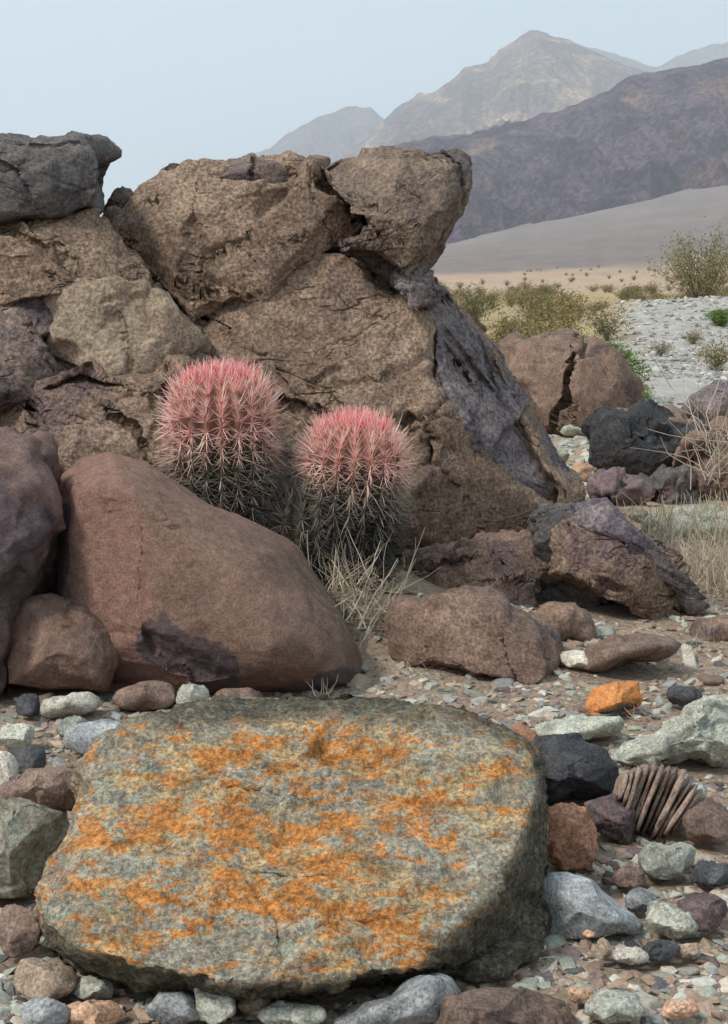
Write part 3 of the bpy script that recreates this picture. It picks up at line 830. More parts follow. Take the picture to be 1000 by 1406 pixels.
rock('boulder', [(813, 668), (830, 652), (870, 655), (890, 672), (876, 696), (830, 698)], 8.2, 0.25, 0.3, M['s_purple'],
     'small purple brown boulder in front of the black one', 'boulder', n=2.8, sub=5, seed=47, amp=0.04, fac=((5, 0.08),))

# ------------------------------------------------------------------ lichen slab
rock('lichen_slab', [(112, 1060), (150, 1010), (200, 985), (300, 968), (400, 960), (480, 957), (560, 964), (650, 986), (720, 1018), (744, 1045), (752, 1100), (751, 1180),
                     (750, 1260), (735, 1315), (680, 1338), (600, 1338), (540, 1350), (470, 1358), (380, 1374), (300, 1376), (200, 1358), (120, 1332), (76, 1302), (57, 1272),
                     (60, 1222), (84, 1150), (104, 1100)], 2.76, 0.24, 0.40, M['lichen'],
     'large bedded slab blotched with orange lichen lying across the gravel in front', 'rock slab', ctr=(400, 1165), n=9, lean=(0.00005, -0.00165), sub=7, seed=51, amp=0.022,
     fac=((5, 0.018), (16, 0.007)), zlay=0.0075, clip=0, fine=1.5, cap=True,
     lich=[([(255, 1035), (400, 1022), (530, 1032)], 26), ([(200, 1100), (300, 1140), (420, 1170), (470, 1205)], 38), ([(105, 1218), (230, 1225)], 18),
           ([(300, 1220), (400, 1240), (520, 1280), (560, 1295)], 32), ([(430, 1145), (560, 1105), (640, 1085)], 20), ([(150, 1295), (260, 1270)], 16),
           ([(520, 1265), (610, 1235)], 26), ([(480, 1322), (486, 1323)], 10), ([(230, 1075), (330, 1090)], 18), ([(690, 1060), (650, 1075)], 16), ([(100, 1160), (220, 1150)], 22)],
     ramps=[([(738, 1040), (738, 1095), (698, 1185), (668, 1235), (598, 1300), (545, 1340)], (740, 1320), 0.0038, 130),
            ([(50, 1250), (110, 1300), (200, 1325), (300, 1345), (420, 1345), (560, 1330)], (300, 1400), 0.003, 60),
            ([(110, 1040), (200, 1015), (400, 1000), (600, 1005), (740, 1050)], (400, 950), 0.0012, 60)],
     cracks=[([(335, 1220), (380, 1270), (385, 1320)], 5, 0.012), ([(200, 1100), (330, 1090), (460, 1110)], 4, 0.008, -0.006),
             ([(120, 1200), (260, 1190), (420, 1215), (560, 1200)], 4, 0.009, -0.008), ([(300, 1040), (480, 1045), (640, 1075)], 4, 0.008, -0.006),
             ([(100, 1260), (250, 1250), (330, 1275)], 4, 0.008, 0.006), ([(430, 1280), (540, 1260), (640, 1235)], 4, 0.009, 0.006)])

# ------------------------------------------------------------------ stones singled out
def stone(cx, cy, w, h, mat, label, seed, ang=0, outline=None, name='stone', cat='stone', sq=2.5, rough=0.12, sub=4, tfk=0.42, amp=0.007, fac=None, n=2.8, z=0.0, lean=-0.0008, **kx):
    out = outline or blob(cx, cy, w, h, seed, ang, sq=sq, rough=rough)
    ys = [p[1] for p in out]; xs = [p[0] for p in out]
    pb = max(ys)
    wpx = max(xs) - min(xs)
    Yg = float(gy(pb, z))
    t_ = wpx / F * Yg * tfk
    return rock(name, out, Yg + t_ * 0.35, t_, t_, M[mat], label, cat, n=n, lean=(0, lean), sub=sub, seed=seed, amp=amp * wpx / F * Yg * 4, fac=fac or ((2.4 / (wpx / F * Yg), 0.05 * wpx / F * Yg),), clip=14, clipd=0.70, chisel=0, **kx)
ST = [
 (95, 968, 84, 34, 's_cream', 'flat cream stone under the low rounded boulder at left'),
 (200, 956, 92, 42, 's_brown', 'flat brown and pinkish stone against the foot of the big smooth boulder'),
 (266, 958, 54, 40, 's_green', 'pale green blocky stone between the lichen slab and the smooth boulder'),
 (330, 962, 80, 34, 's_brown', 'low brown stone wedged behind the top edge of the lichen slab'),
 (38, 968, 34, 32, 's_dark', 'small dark stone left of the flat cream one'),
 (135, 1014, 96, 52, 's_grey', 'blue grey stone beside the upper left corner of the lichen slab'),
 (100, 998, 44, 28, 's_green', 'pale green stone lying behind the blue grey one at left'),
 (35, 1042, 56, 42, 's_dark', 'dark stone behind the smooth brown boulder at left'),
 (2, 1064, 46, 66, 's_cream', 'whitish stone cut off by the left edge of the photo'),
 (22, 1010, 50, 36, 's_green', 'pale green stone above the whitish one at left'),
 (25, 1278, 60, 72, 's_brown', 'brown stone against the lower left corner of the lichen slab'),
 (62, 1343, 88, 62, 's_tan', 'round pinkish cobble in the bottom left corner'),
 (126, 1392, 92, 40, 's_peach', 'orange tan cobble at the bottom edge, left'),
 (60, 1392, 70, 44, 's_grey', 'blue grey cobble below the round pinkish one'),
 (240, 1384, 78, 46, 's_grey', 'pale blue grey cobble at the bottom edge beside the orange tan one'),
 (128, 1358, 58, 34, 's_green', 'green grey cobble just under the lichen slab'),
 (292, 1380, 62, 52, 's_green', 'greenish white cobble under the slab next to the pale blue grey one'),
 (350, 1378, 48, 34, 's_tan', 'small tan cobble under the lichen slab'),
 (402, 1394, 92, 36, 's_green', 'flat pale green cobble at the bottom edge, centre'),
 (510, 1399, 62, 22, 's_cream', 'thin cream pebble leaning on the big blue grey stone'),
 (813, 1271, 30, 34, 's_peach', 'peach pebble standing against the large blue grey stone'),
 (829, 1303, 22, 30, 's_tan', 'small pinkish pebble below the peach one'),
 (866, 1312, 50, 24, 's_cream', 'smooth whitish oval pebble right of the slab'),
 (905, 1305, 56, 28, 's_dark', 'dark angular stone right of the whitish oval pebble'),
 (944, 1305, 34, 20, 's_tan', 'small tan pebble right of the dark angular one'),
 (846, 1381, 86, 48, 's_green', 'pale green pointed cobble near the bottom right'),
 (797, 1366, 36, 26, 's_peach', 'orange tan pebble left of the pale green pointed cobble'),
 (935, 1386, 54, 32, 's_peach', 'orange brown cobble in the bottom right corner'),
 (968, 1252, 72, 54, 's_purple', 'dark purple stone at right beside the cream green one'),
 (990, 1240, 34, 26, 's_cream', 'white stone on the right edge next to the dark purple one'),
 (796, 1000, 124, 36, 's_green', 'flat pale greenish stone behind the dark grey boulder'),
 (712, 1014, 52, 36, 's_rust', 'red brown stone behind the upper right corner of the slab'),
 (940, 955, 50, 28, 's_dark', 'small dark blue stone right of the orange lichen stone'),
 (796, 906, 54, 26, 's_cream', 'bluish white flat stone at the foot of the low broad boulder'),
 (860, 896, 140, 44, 's_brown', 'flat olive brown stone lying in front of the crag at right'),
 (918, 1180, 82, 52, 's_green', 'pale green stone right below the split layered rock'),
 (974, 1130, 70, 62, 's_brown', 'flat brown rock at the right edge beside the layered rock'),
 (948, 1088, 44, 30, 's_grey', 'blue grey pebble resting by the layered rock'),
 (640, 988, 42, 18, 's_peach', 'flat peach pebble on the gravel behind the slab'),
 (980, 1200, 60, 34, 's_dark', 'dark flat stone near the right edge above the cream green one'),
 (905, 1040, 50, 20, 's_dark', 'dark thin stone on the pale green rock mass'),
 (865, 1205, 46, 30, 's_brown', 'brown pebble between the blue grey and pale green stones'),
 (880, 1235, 46, 34, 's_grey', 'grey blue stone left of the cream green one'),
 (756, 628, 50, 30, 's_cream', 'pale cream stone in the rubble right of the crag'),
 (790, 588, 50, 24, 's_green', 'grey green stone on top of the rubble beyond the crag'),
 (800, 648, 34, 28, 's_peach', 'pinkish stone at the foot of the pale rubble'),
 (780, 658, 36, 24, 's_green', 'small green grey stone below the cream one in the rubble'),
 (860, 708, 60, 22, 's_tan', 'flat tan stone on the sand right of the crag'),
]
for k, (cx, cy, w, h, mt, lab) in enumerate(ST):
    stone(cx, cy, w, h, mt, lab, 500 + k, ang=(k * 37 % 17) - 8, z=0.01)
stone(0, 0, 0, 0, 's_green', 'cream green faceted stone near the right edge', 601,
      outline=[(884, 1262), (895, 1243), (915, 1238), (945, 1250), (968, 1272), (964, 1288), (930, 1292), (895, 1282)], n=3, sub=5, fac=((12, 0.01),))
stone(0, 0, 0, 0, 's_grey', 'big grey stone jammed under the front edge of the slab', 602,
      outline=[(440, 1398), (470, 1375), (540, 1358), (590, 1338), (620, 1345), (632, 1365), (610, 1400), (560, 1425), (450, 1425)], n=3, sub=5, fac=((8, 0.015),), cat='stone')
stone(0, 0, 0, 0, 's_brown', 'flat brown boulder at the bottom edge right of the grey one', 603,
      outline=[(596, 1425), (604, 1375), (640, 1357), (720, 1358), (780, 1372), (802, 1400), (800, 1440), (600, 1440)], n=2.6, sub=6, name='boulder', cat='boulder')
stone(0, 0, 0, 0, 's_brown', 'smooth brown boulder left of the upper lichen slab', 604,
      outline=[(-40, 1075), (10, 1070), (40, 1058), (90, 1055), (122, 1062), (124, 1095), (100, 1118), (40, 1112), (-40, 1105)], n=2.5, sub=5, name='boulder', cat='boulder')
stone(0, 0, 0, 0, 'edge_lichen', 'grey green boulder with a little orange lichen at the left edge', 605,
      outline=[(-60, 1100), (0, 1097), (50, 1100), (84, 1120), (92, 1150), (75, 1190), (40, 1228), (-60, 1235)], n=3, sub=6, name='boulder', cat='boulder', fac=((8, 0.02),))
stone(0, 0, 0, 0, 's_dark', 'dark grey rounded boulder behind the right end of the slab', 606,
      outline=[(718, 1030), (738, 1012), (790, 1012), (835, 1026), (850, 1052), (848, 1095), (800, 1106), (740, 1106), (722, 1070)], n=2.6, sub=6, name='boulder', cat='boulder',
      fac=((8, 0.015),))
stone(0, 0, 0, 0, 's_purple', 'purplish dark boulder wedged between the layered rock and the rusty one', 607,
      outline=[(800, 1100), (845, 1092), (872, 1110), (880, 1140), (862, 1156), (825, 1152), (805, 1130)], n=2.6, sub=5, name='boulder', cat='boulder')
stone(0, 0, 0, 0, 's_rust', 'rusty orange brown boulder right of the slab under the dark grey one', 608,
      outline=[(748, 1112), (770, 1103), (805, 1108), (824, 1135), (824, 1170), (808, 1192), (770, 1196), (748, 1180)], n=2.8, sub=5, name='boulder', cat='boulder')
stone(0, 0, 0, 0, 's_green', 'pale green weathered rock mass right of the dark grey boulder', 609,
      outline=[(838, 1048), (850, 1020), (900, 1000), (950, 972), (1000, 958), (1060, 955), (1060, 1050), (960, 1045), (900, 1056)], n=3, sub=6, name='boulder', cat='boulder',
      fac=((7, 0.03), (20, 0.01)))
stone(0, 0, 0, 0, 's_orange', 'bright orange lichen stone with dark sides on the gravel', 610,
      outline=[(808, 966), (815, 945), (845, 936), (882, 932), (886, 960), (870, 975), (830, 984), (812, 982)], n=4, sub=5, fac=((12, 0.008),),
      ramps=[([(806, 975), (830, 973), (860, 964), (890, 954)], (850, 990), 0.006, 30)])

stone(0, 0, 0, 0, 's_grey', 'large smooth pale blue grey stone right of the slab', 611,
      outline=[(740, 1215), (755, 1198), (780, 1197), (812, 1207), (850, 1233), (884, 1266), (882, 1280), (800, 1290), (745, 1290)], n=2.6, sub=5, fac=((6, 0.006),))
# split layered rock: plates standing side by side
lay = bpy.data.objects.new('layered_rock', None)
lay.location = tuple(at(900, 1150, float(gy(1155))))
COL.objects.link(lay)
lay['label'] = 'brown layered rock split into upright leaning plates, at right'
lay['category'] = 'layered rock'
tops = [(858, 1066), (868, 1056), (882, 1051), (897, 1051), (911, 1054), (925, 1058), (937, 1070), (946, 1086), (954, 1102)]
tops = [(x + 4 + 1.6 * i, y) for i, (x, y) in enumerate(tops)]
bots = [(852, 1104), (857, 1118), (863, 1128), (871, 1140), (880, 1149), (891, 1154), (903, 1156), (916, 1150), (930, 1138)]
M['plate'] = rock_mat('layered_plate', (0.24, 0.165, 0.125), (0.33, 0.24, 0.185), None, sc=8, fine=150, spk=0.3, bump=0.6, vary=0.2, bdist=0.004)
rl = random.Random(4)
for k in range(13):
    f = k / 12 * 8
    a_, g_ = min(int(f), 7), f - min(int(f), 7)
    x0, y0 = [tops[a_][q] * (1 - g_) + tops[a_ + 1][q] * g_ for q in (0, 1)]
    x1, y1 = [bots[a_][q] * (1 - g_) + bots[a_ + 1][q] * g_ for q in (0, 1)]
    y0 += rl.uniform(-6, 5); y1 += rl.uniform(-5, 4)
    dx, dy = x1 - x0, y1 - y0
    L = math.hypot(dx, dy); nx_, ny_ = dy / L, -dx / L
    wd = rl.uniform(2.6, 4.6)
    ol = [(x0 - nx_ * wd, y0 - ny_ * wd), (x0 + nx_ * wd * rl.uniform(.5, 1), y0 + ny_ * wd + rl.uniform(-3, 3)), (x0 + dx * .4 + nx_ * wd * rl.uniform(.8, 1.3), y0 + dy * .4 + ny_ * wd),
          (x0 + dx * .7 + nx_ * wd * rl.uniform(.7, 1.2), y0 + dy * .7 + ny_ * wd), (x1 + nx_ * wd, y1 + ny_ * wd - rl.uniform(0, 6)),
          (x1 - nx_ * wd, y1 - ny_ * wd), (x0 + dx * .5 - nx_ * wd * rl.uniform(.8, 1.2), y0 + dy * .5 - ny_ * wd)]
    rock('plate', ol, float(gy(1155)) + rl.uniform(0.06, 0.11), 0.06, 0.10, M['plate'], parent=lay, n=7, lean=(0, -0.0008), sub=4, seed=700 + k, amp=0.004, clip=0, wob=0.8, zlay=0.0)

# ------------------------------------------------------------------ cobbles and pebbles
def pebble(seed, sub):
    D, T = ico(sub)
    rng = np.random.RandomState(seed)
    q = D.copy()
    for _ in range(22):
        m = rng.normal(size=3); m /= np.linalg.norm(m)
        dd = q @ m
        q -= np.clip(dd - rng.uniform(.42, .78), 0, None)[:, None] * m[None] * 0.97
    q *= np.array([1.0, rng.uniform(.6, .9), rng.uniform(.26, .5)])
    N = vnormals(q, T)
    q += N * (0.05 * fbm(q * 1.6 + seed, 2, seed) + 0.04 * fbm(q * 6 + seed, 2, seed))[:, None]
    return q, T
PB = {}
MATS = {'s_green': 'pale green', 's_grey': 'blue grey', 's_tan': 'tan', 's_brown': 'brown', 's_purple': 'purple brown', 's_dark': 'dark grey', 's_cream': 'cream'}
wts = {'s_green': .27, 's_grey': .16, 's_tan': .19, 's_brown': .13, 's_purple': .07, 's_dark': .07, 's_cream': .11}
for mk in MATS:
    for v in range(4):
        q, T = pebble(hash_ := (list(MATS).index(mk) * 7 + v + 3), 3)
        PB[mk, v] = mesh_np('cobble', q, T, True, M[mk])
def blocked(x, y, pad=0.0):
    for fx, fy, hx, hy, fz in FOOT:
        if fz > 0.3: continue
        if ((x - fx) / (hx * 0.86 + pad)) ** 2 + ((y - fy) / (hy * 0.86 + pad)) ** 2 < 1: return True
    return False
rng = random.Random(21)
placed = []
cnt = 0; tries = 0
def zone(x, y):
    px = 500 + x / y * F
    if y > 6.2: return 'on the sand right of the crag', 'far'
    if y < 2.6 and px < 760: return 'in the row under the front of the lichen slab', 'front'
    if px < 160: return 'on the gravel left of the lichen slab', 'left'
    if px > 740: return 'on the gravel right of the lichen slab', 'right'
    return 'on the gravel strip behind the lichen slab', 'back'
FAN = {'far': 'stones on the sand beyond the crag', 'front': 'stones under the front of the slab', 'left': 'stones left of the slab', 'right': 'stones right of the slab', 'back': 'stones behind the slab'}
while cnt < 280 and tries < 12000:
    tries += 1
    y = math.exp(rng.uniform(math.log(2.05), math.log(9.5)))
    u = rng.uniform(-0.285, 0.285)
    x = u * y
    sz = rng.choice([.022, .027, .033, .040, .048, .058]) * (1 if y < 4 else 1.5 if y < 6 else 2.2)
    if y > 5.2 and u < 0.12: continue
    if blocked(x, y, sz * 0.35): continue
    if any((x - a) ** 2 + (y - b) ** 2 < (0.8 * (sz + c)) ** 2 for a, b, c in placed): continue
    placed.append((x, y, sz))
    mk = rng.choices(list(wts), list(wts.values()))[0]
    zt, zk = zone(x, y)
    big = sz > (.034 if y < 4 else .051 if y < 6 else .08)
    o = link('cobble' if big else 'pebble', PB[mk, rng.randrange(4)], (x, y, float(ground_h(x, y)) + sz * 0.04))
    o.scale = (sz * rng.uniform(.85, 1.3), sz * rng.uniform(.8, 1.1), sz * rng.uniform(.8, 1.1))
    o.rotation_euler = (rng.uniform(-.3, .3), rng.uniform(-.3, .3), rng.uniform(0, 6.3))
    szn = 'larger' if big else 'small'
    o['label'] = f"{szn} loose {MATS[mk]} {'cobble' if big else 'pebble'} {zt}"
    o['category'] = 'cobble' if big else 'pebble'
    o['group'] = FAN[zk]
    cnt += 1

def scatter(name, N, ymin, ymax, umin, umax, smin, smax, cols, seed, label, cond=None, sub=1, sink=0.02):
    rs = np.random.RandomState(seed)
    y = np.exp(rs.uniform(math.log(ymin), math.log(ymax), N)); u = rs.uniform(umin, umax, N)
    x = u * y
    s = (smin + (smax - smin) * rs.rand(N) ** 3.5)
    if cond is not None:
        k = cond(x, y, rs); x, y, s = x[k], y[k], s[k]
    keep = np.ones(len(x), bool)
    for fx, fy, hx, hy, fz in FOOT:
        if fz > 0.3: continue
        keep &= ((x - fx) / (hx * .78)) ** 2 + ((y - fy) / (hy * .78)) ** 2 > 1
    x, y, s = x[keep], y[keep], s[keep]
    n = len(x)
    z = ground_h(x, y)
    PP, TT, CC = [], [], []
    base = [pebble(900 + k, sub) for k in range(10)]
    which = rs.randint(0, 10, n)
    cols = np.array(cols)
    off = 0
    for b_ in range(10):
        idx = np.where(which == b_)[0]
        if not len(idx): continue
        V, T = base[b_]
        a = rs.uniform(0, 6.28, len(idx)); tl = rs.uniform(-.5, .5, len(idx))
        ca, sa, ct, st_ = np.cos(a), np.sin(a), np.cos(tl), np.sin(tl)
        v = V[None] * (s[idx][:, None, None] * rs.uniform(.75, 1.25, (len(idx), 1, 3)))
        vx = v[..., 0] * ct[:, None] - v[..., 2] * st_[:, None]; vz = v[..., 0] * st_[:, None] + v[..., 2] * ct[:, None]
        X = vx * ca[:, None] - v[..., 1] * sa[:, None] + x[idx][:, None]
        Y_ = vx * sa[:, None] + v[..., 1] * ca[:, None] + y[idx][:, None]
        Z = vz + z[idx][:, None] + s[idx][:, None] * sink
        PP.append(np.stack([X, Y_, Z], -1).reshape(-1, 3))
        TT.append((T[None] + (np.arange(len(idx)) * len(V))[:, None, None] + off).reshape(-1, 3))
        c = cols[rs.randint(0, len(cols), len(idx))] * rs.uniform(.75, 1.2, (len(idx), 1))
        CC.append(np.repeat(c, len(V), 0))
        off += len(idx) * len(V)
    m, t, b = nt(name + '_stone')
    at_ = nd(t, 'Attribute', attribute_name='tint')
    tc = nd(t, 'TexCoord')
    n1 = nd(t, 'TexNoise', Scale=120.0, Detail=5.0, Roughness=0.7)
    t.links.new(tc.outputs['Object'], n1.inputs['Vector'])
    col = mixc(t, 1.0, at_.outputs['Color'], ramp(t, n1.outputs['Fac'], 0.3, 0.7, (0.7,) * 3, (1.3,) * 3), 'MULTIPLY')
    t.links.new(col, b.inputs['Base Color'])
    bp = nd(t, 'Bump', Strength=0.4, Distance=0.004)
    t.links.new(n1.outputs['Fac'], bp.inputs['Height']); t.links.new(bp.outputs[0], b.inputs['Normal'])
    me = mesh_np(name, np.concatenate(PP), np.concatenate(TT), False if sub == 1 else True, m, {'tint': np.concatenate(CC)})
    link(name, me, kind='stuff', label=label, cat='gravel')
GC = [(0.34, 0.34, 0.275), (0.40, 0.30, 0.22), (0.26, 0.18, 0.135), (0.33, 0.24, 0.18), (0.20, 0.145, 0.13), (0.27, 0.275, 0.27), (0.50, 0.42, 0.33), (0.11, 0.105, 0.10), (0.36, 0.26, 0.185),
      (0.31, 0.215, 0.16), (0.42, 0.33, 0.25), (0.38, 0.39, 0.32), (0.50, 0.49, 0.43)]
scatter('gravel', 52000, 1.7, 7.5, -0.40, 0.45, 0.005, 0.046, GC, 5, 'mixed brown and grey gravel covering the ground between the stones',
        cond=lambda x, y, rs: ((x / y > 0.1) | (y < 5.1)) & ((y < 5.6) | (rs.rand(len(x)) < .35)))
WC = [(0.46, 0.45, 0.42), (0.38, 0.37, 0.345), (0.30, 0.31, 0.275), (0.52, 0.49, 0.43), (0.24, 0.225, 0.21), (0.34, 0.28, 0.22)]
scatter('wash_rubble', 15000, 12.5, 42, 0.13, 0.40, 0.02, 0.15, WC, 6, 'white and pale grey rubble spread over the dry wash',
        cond=lambda x, y, rs: (x / y > 0.165 + 0.02 * rs.randn(len(x))) & (fbm(np.stack([x, y * .6, 0 * x], 1) * .45, 3, 12) > -0.25 - 0.3 * rs.rand(len(x))))
scatter('rubble', 500, 7.8, 11.5, 0.10, 0.175, 0.03, 0.13, [(0.45, 0.45, 0.38), (0.35, 0.37, 0.30), (0.5, 0.42, 0.33), (0.3, 0.31, 0.28)], 8,
        'pale greenish rubble heaped in the gap right of the crag', sub=2)

# ------------------------------------------------------------------ cacti
def tubes(paths, radii, cols, sides=3, tip=None):
    """tapered blades: paths (n,k,3); radii (n,k)"""
    P = np.asarray(paths); n, k, _ = P.shape
    Rr = np.asarray(radii)
    d = P[:, -1] - P[:, 0]
    d /= np.linalg.norm(d, axis=1, keepdims=True) + 1e-9
    a = np.cross(d, np.array([0.31, 0.2, 0.93])); a /= np.linalg.norm(a, axis=1, keepdims=True) + 1e-9
    b = np.cross(d, a)
    V = []
    for s in range(sides):
        an = 2 * math.pi * s / sides
        V.append(P + (a[:, None] * math.cos(an) + b[:, None] * math.sin(an)) * Rr[..., None])
    V = np.stack(V, 2).reshape(n, -1, 3)           # n, k*sides
    T = []
    for j in range(k - 1):
        for s in range(sides):
            s2 = (s + 1) % sides
            p, q_, r_, u = j * sides + s, j * sides + s2, (j + 1) * sides + s2, (j + 1) * sides + s
            T += [(p, q_, r_), (p, r_, u)]
    T = np.array(T)
    TT = (T[None] + (np.arange(n) * k * sides)[:, None, None]).reshape(-1, 3)
    C = np.repeat(np.asarray(cols), k * sides, 0).reshape(n, k, sides, 3)
    if tip is not None:
        w = np.linspace(0, 1, k)[None, :, None, None] ** 1.5 * tip
        lum = np.clip(C.mean(-1, keepdims=True) * 2.4, 0, 1)
        C = C * (1 - w) + (C * 0.5 + 0.5 * np.array([0.82, 0.66, 0.56]) * lum) * w
    C = C.reshape(-1, 3)
    return V.reshape(-1, 3), TT, C

def attr_mat(name, rough=0.6, mul=True):
    m, t, b = nt(name)
    a = nd(t, 'Attribute', attribute_name='tint')
    t.links.new(a.outputs['Color'], b.inputs['Base Color'])
    b.inputs['Roughness'].default_value = rough
    return m
M['spine'] = attr_mat('cactus_spine', 0.5)
def flesh_mat():
    m, t, b = nt('cactus_flesh')
    a = nd(t, 'Attribute', attribute_name='tint')
    tc = nd(t, 'TexCoord')
    n1 = nd(t, 'TexNoise', Scale=40.0, Detail=5.0)
    t.links.new(tc.outputs['Object'], n1.inputs['Vector'])
    col = mixc(t, 1.0, a.outputs['Color'], ramp(t, n1.outputs['Fac'], 0.3, 0.7, (0.7,) * 3, (1.3,) * 3), 'MULTIPLY')
    t.links.new(col, b.inputs['Base Color'])
    b.inputs['Roughness'].default_value = 0.6
    return m
M['flesh'] = flesh_mat()

def cactus(base, height, rad, nrib, seed, label, pink=1.0, tilt=(0, 0), spl=0.070, narm=17):
    rs = np.random.RandomState(seed)
    root = bpy.data.objects.new('barrel_cactus', None)
    root.location = base; root.rotation_euler = (tilt[0], tilt[1], 0)
    COL.objects.link(root)
    root['label'] = label; root['category'] = 'cactus'
    # body profile: s 0..1 from bottom to crown centre
    def prof(s):
        s = np.asarray(s, float)
        hh = height
        dome = rad * 0.95
        L1 = hh - dome
        tot = L1 + dome * 1.5
        d = s * tot
        r = np.where(d < L1, rad * (0.78 + 0.22 * sstep(d / (L1 * .8 + 1e-6))), 0)
        a = np.clip((d - L1) / (dome * 1.5), 0, 1) * math.pi / 2
        r = np.where(d >= L1, rad * np.cos(a) ** 0.75, r)
        z = np.where(d < L1, d, L1 + dome * np.sin(a))
        z = z - np.where(a > 1.3, (a - 1.3) * 0.03, 0)
        return r, z
    nu, nv = nrib * 6, 60
    A, S = np.meshgrid(np.linspace(0, 2 * np.pi, nu, endpoint=False), np.linspace(0, 1, nv), indexing='ij')
    r, z = prof(S)
    tw = 0.25 * z / height
    r = r * (1 + 0.12 * np.cos(nrib * A) * np.clip(r / rad * 1.4, 0, 1))
    P = np.stack([r * np.cos(A + tw), r * np.sin(A + tw), z], -1).reshape(-1, 3)
    i = np.arange(nu)[:, None]; j = np.arange(nv - 1)[None]; i2 = (i + 1) % nu
    Q = np.stack([i * nv + j, i2 * nv + j, i2 * nv + j + 1, i * nv + j + 1], -1).reshape(-1, 4)
    zt = (z / height).reshape(-1)
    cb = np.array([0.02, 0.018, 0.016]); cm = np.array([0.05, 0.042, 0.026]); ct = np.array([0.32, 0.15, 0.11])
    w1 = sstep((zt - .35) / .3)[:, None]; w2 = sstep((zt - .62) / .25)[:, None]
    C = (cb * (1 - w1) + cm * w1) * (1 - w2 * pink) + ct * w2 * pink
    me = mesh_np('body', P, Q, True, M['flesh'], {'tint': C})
    link('body', me, parent=root)
    # woolly crown
    # spines
    paths, radii, cols = [], [], []
    cpaths, cradii, ccols = [], [], []
    for k in range(nrib):
        for q in range(narm):
            s = (q + 0.5 + 0.5 * (k % 2) + rs.uniform(-.3, .3)) / (narm + 0.2) * 0.97 + 0.02
            r_, z_ = prof(np.array(s))
            r2, z2 = prof(np.array(min(s + 0.02, 1.0)))
            tw = 0.25 * float(z_) / height
            a = 2 * math.pi * k / nrib + tw
            r_, z_, r2, z2 = float(r_) * 1.08, float(z_), float(r2) * 1.08, float(z2)
            a += rs.uniform(-.022, .022)
            p0 = np.array([r_ * math.cos(a), r_ * math.sin(a), z_])
            er = np.array([math.cos(a), math.sin(a), 0.0])
            ta = np.array([-math.sin(a), math.cos(a), 0.0])
            up = er * (r2 - r_) + np.array([0, 0, z2 - z_])
            if np.linalg.norm(up) < 1e-6: up = np.array([0, 0, 1e-3]) - er * 1e-3
            up /= np.linalg.norm(up)
            nn = np.cross(ta, up); nn /= np.linalg.norm(nn)
            if nn @ (er * 0.5 + np.array([0, 0, .5])) < 0: nn = -nn
            h = z_ / height
            ns = 11 if h < 0.85 else 10
            for e in range(ns + 6):
                central = e >= ns
                ph = 2 * math.pi * e / ns + rs.uniform(-.5, .5) if not central else rs.uniform(0, 6.28)
                out = rs.uniform(.7, 1.7) if central else rs.uniform(.1, .75)
                dr = nn * out + (ta * math.cos(ph) + up * math.sin(ph)) * (1.0 if not central else 0.75)
                if h > 0.8: dr = dr + np.array([0, 0, .9])
                dr /= np.linalg.norm(dr)
                L = spl * rs.uniform(.5, 1.2) * (1.15 if central else 0.85)
                if h > .97: L *= .8
                bend = (np.array([0, 0, -1.0]) if h < .8 else up) * L * rs.uniform(-.25, .42)
                rr0 = rs.uniform(.0012, .0019) * (1.1 if central else .85)
                path = [p0, p0 + dr * L * .5 + bend * .1, p0 + dr * L + bend * .5]
                t = rs.rand()
                pk = np.array([0.90, 0.36, 0.34]) * (1 - t * .7) + np.array([0.92, 0.70, 0.60]) * t * .7
                hot = np.array([0.88, 0.13, 0.19])
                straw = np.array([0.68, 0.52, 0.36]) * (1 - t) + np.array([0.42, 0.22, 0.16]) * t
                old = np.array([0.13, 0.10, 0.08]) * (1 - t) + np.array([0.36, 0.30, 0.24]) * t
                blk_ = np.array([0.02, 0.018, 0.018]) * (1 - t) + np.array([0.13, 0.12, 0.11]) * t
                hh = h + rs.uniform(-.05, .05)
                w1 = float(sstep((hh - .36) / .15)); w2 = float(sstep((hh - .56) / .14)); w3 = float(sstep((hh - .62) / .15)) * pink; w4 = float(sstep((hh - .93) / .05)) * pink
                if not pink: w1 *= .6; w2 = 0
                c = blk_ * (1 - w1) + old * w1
                c = c * (1 - w2) + straw * w2
                if rs.rand() < .22: pk = np.array([0.80, 0.66, 0.52])
                c = c * (1 - w3) + pk * w3
                if t > .35: c = c * (1 - w4) + hot * w4
                if h > 0.8:
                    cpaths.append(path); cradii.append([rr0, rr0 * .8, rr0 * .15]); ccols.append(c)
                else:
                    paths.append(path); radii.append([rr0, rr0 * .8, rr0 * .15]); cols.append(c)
    for nm, a_, b_, c_ in (('side_spines', paths, radii, cols), ('crown_spines', cpaths, cradii, ccols)):
        V, T, Cc = tubes(a_, b_, c_, tip=0.9)
        o = link(nm, mesh_np(nm, V, T, False, M['spine'], {'tint': Cc}), parent=root)
        o['kind'] = 'stuff'
    return root
def cpos(px, pyb, Y):
    return tuple(at(px, pyb, Y))
zt1 = float(at(306, 512, 5.1)[2]); zt2 = float(at(490, 580, 5.12)[2])
cactus((float(at(313, 600, 5.1)[0]), 5.1, 0.12), zt1 - 0.12, 0.162, 19, 1, 'taller pink crowned barrel cactus with pale spines, nearer the left', tilt=(0, R(-2)), narm=27)
cactus((float(at(480, 650, 5.12)[0]), 5.12, 0.18), zt2 - 0.18, 0.154, 18, 2, 'shorter pink spined barrel cactus right of the taller one', tilt=(0, R(2)), narm=24)
zt3 = float(at(430, 672, 5.1)[2])
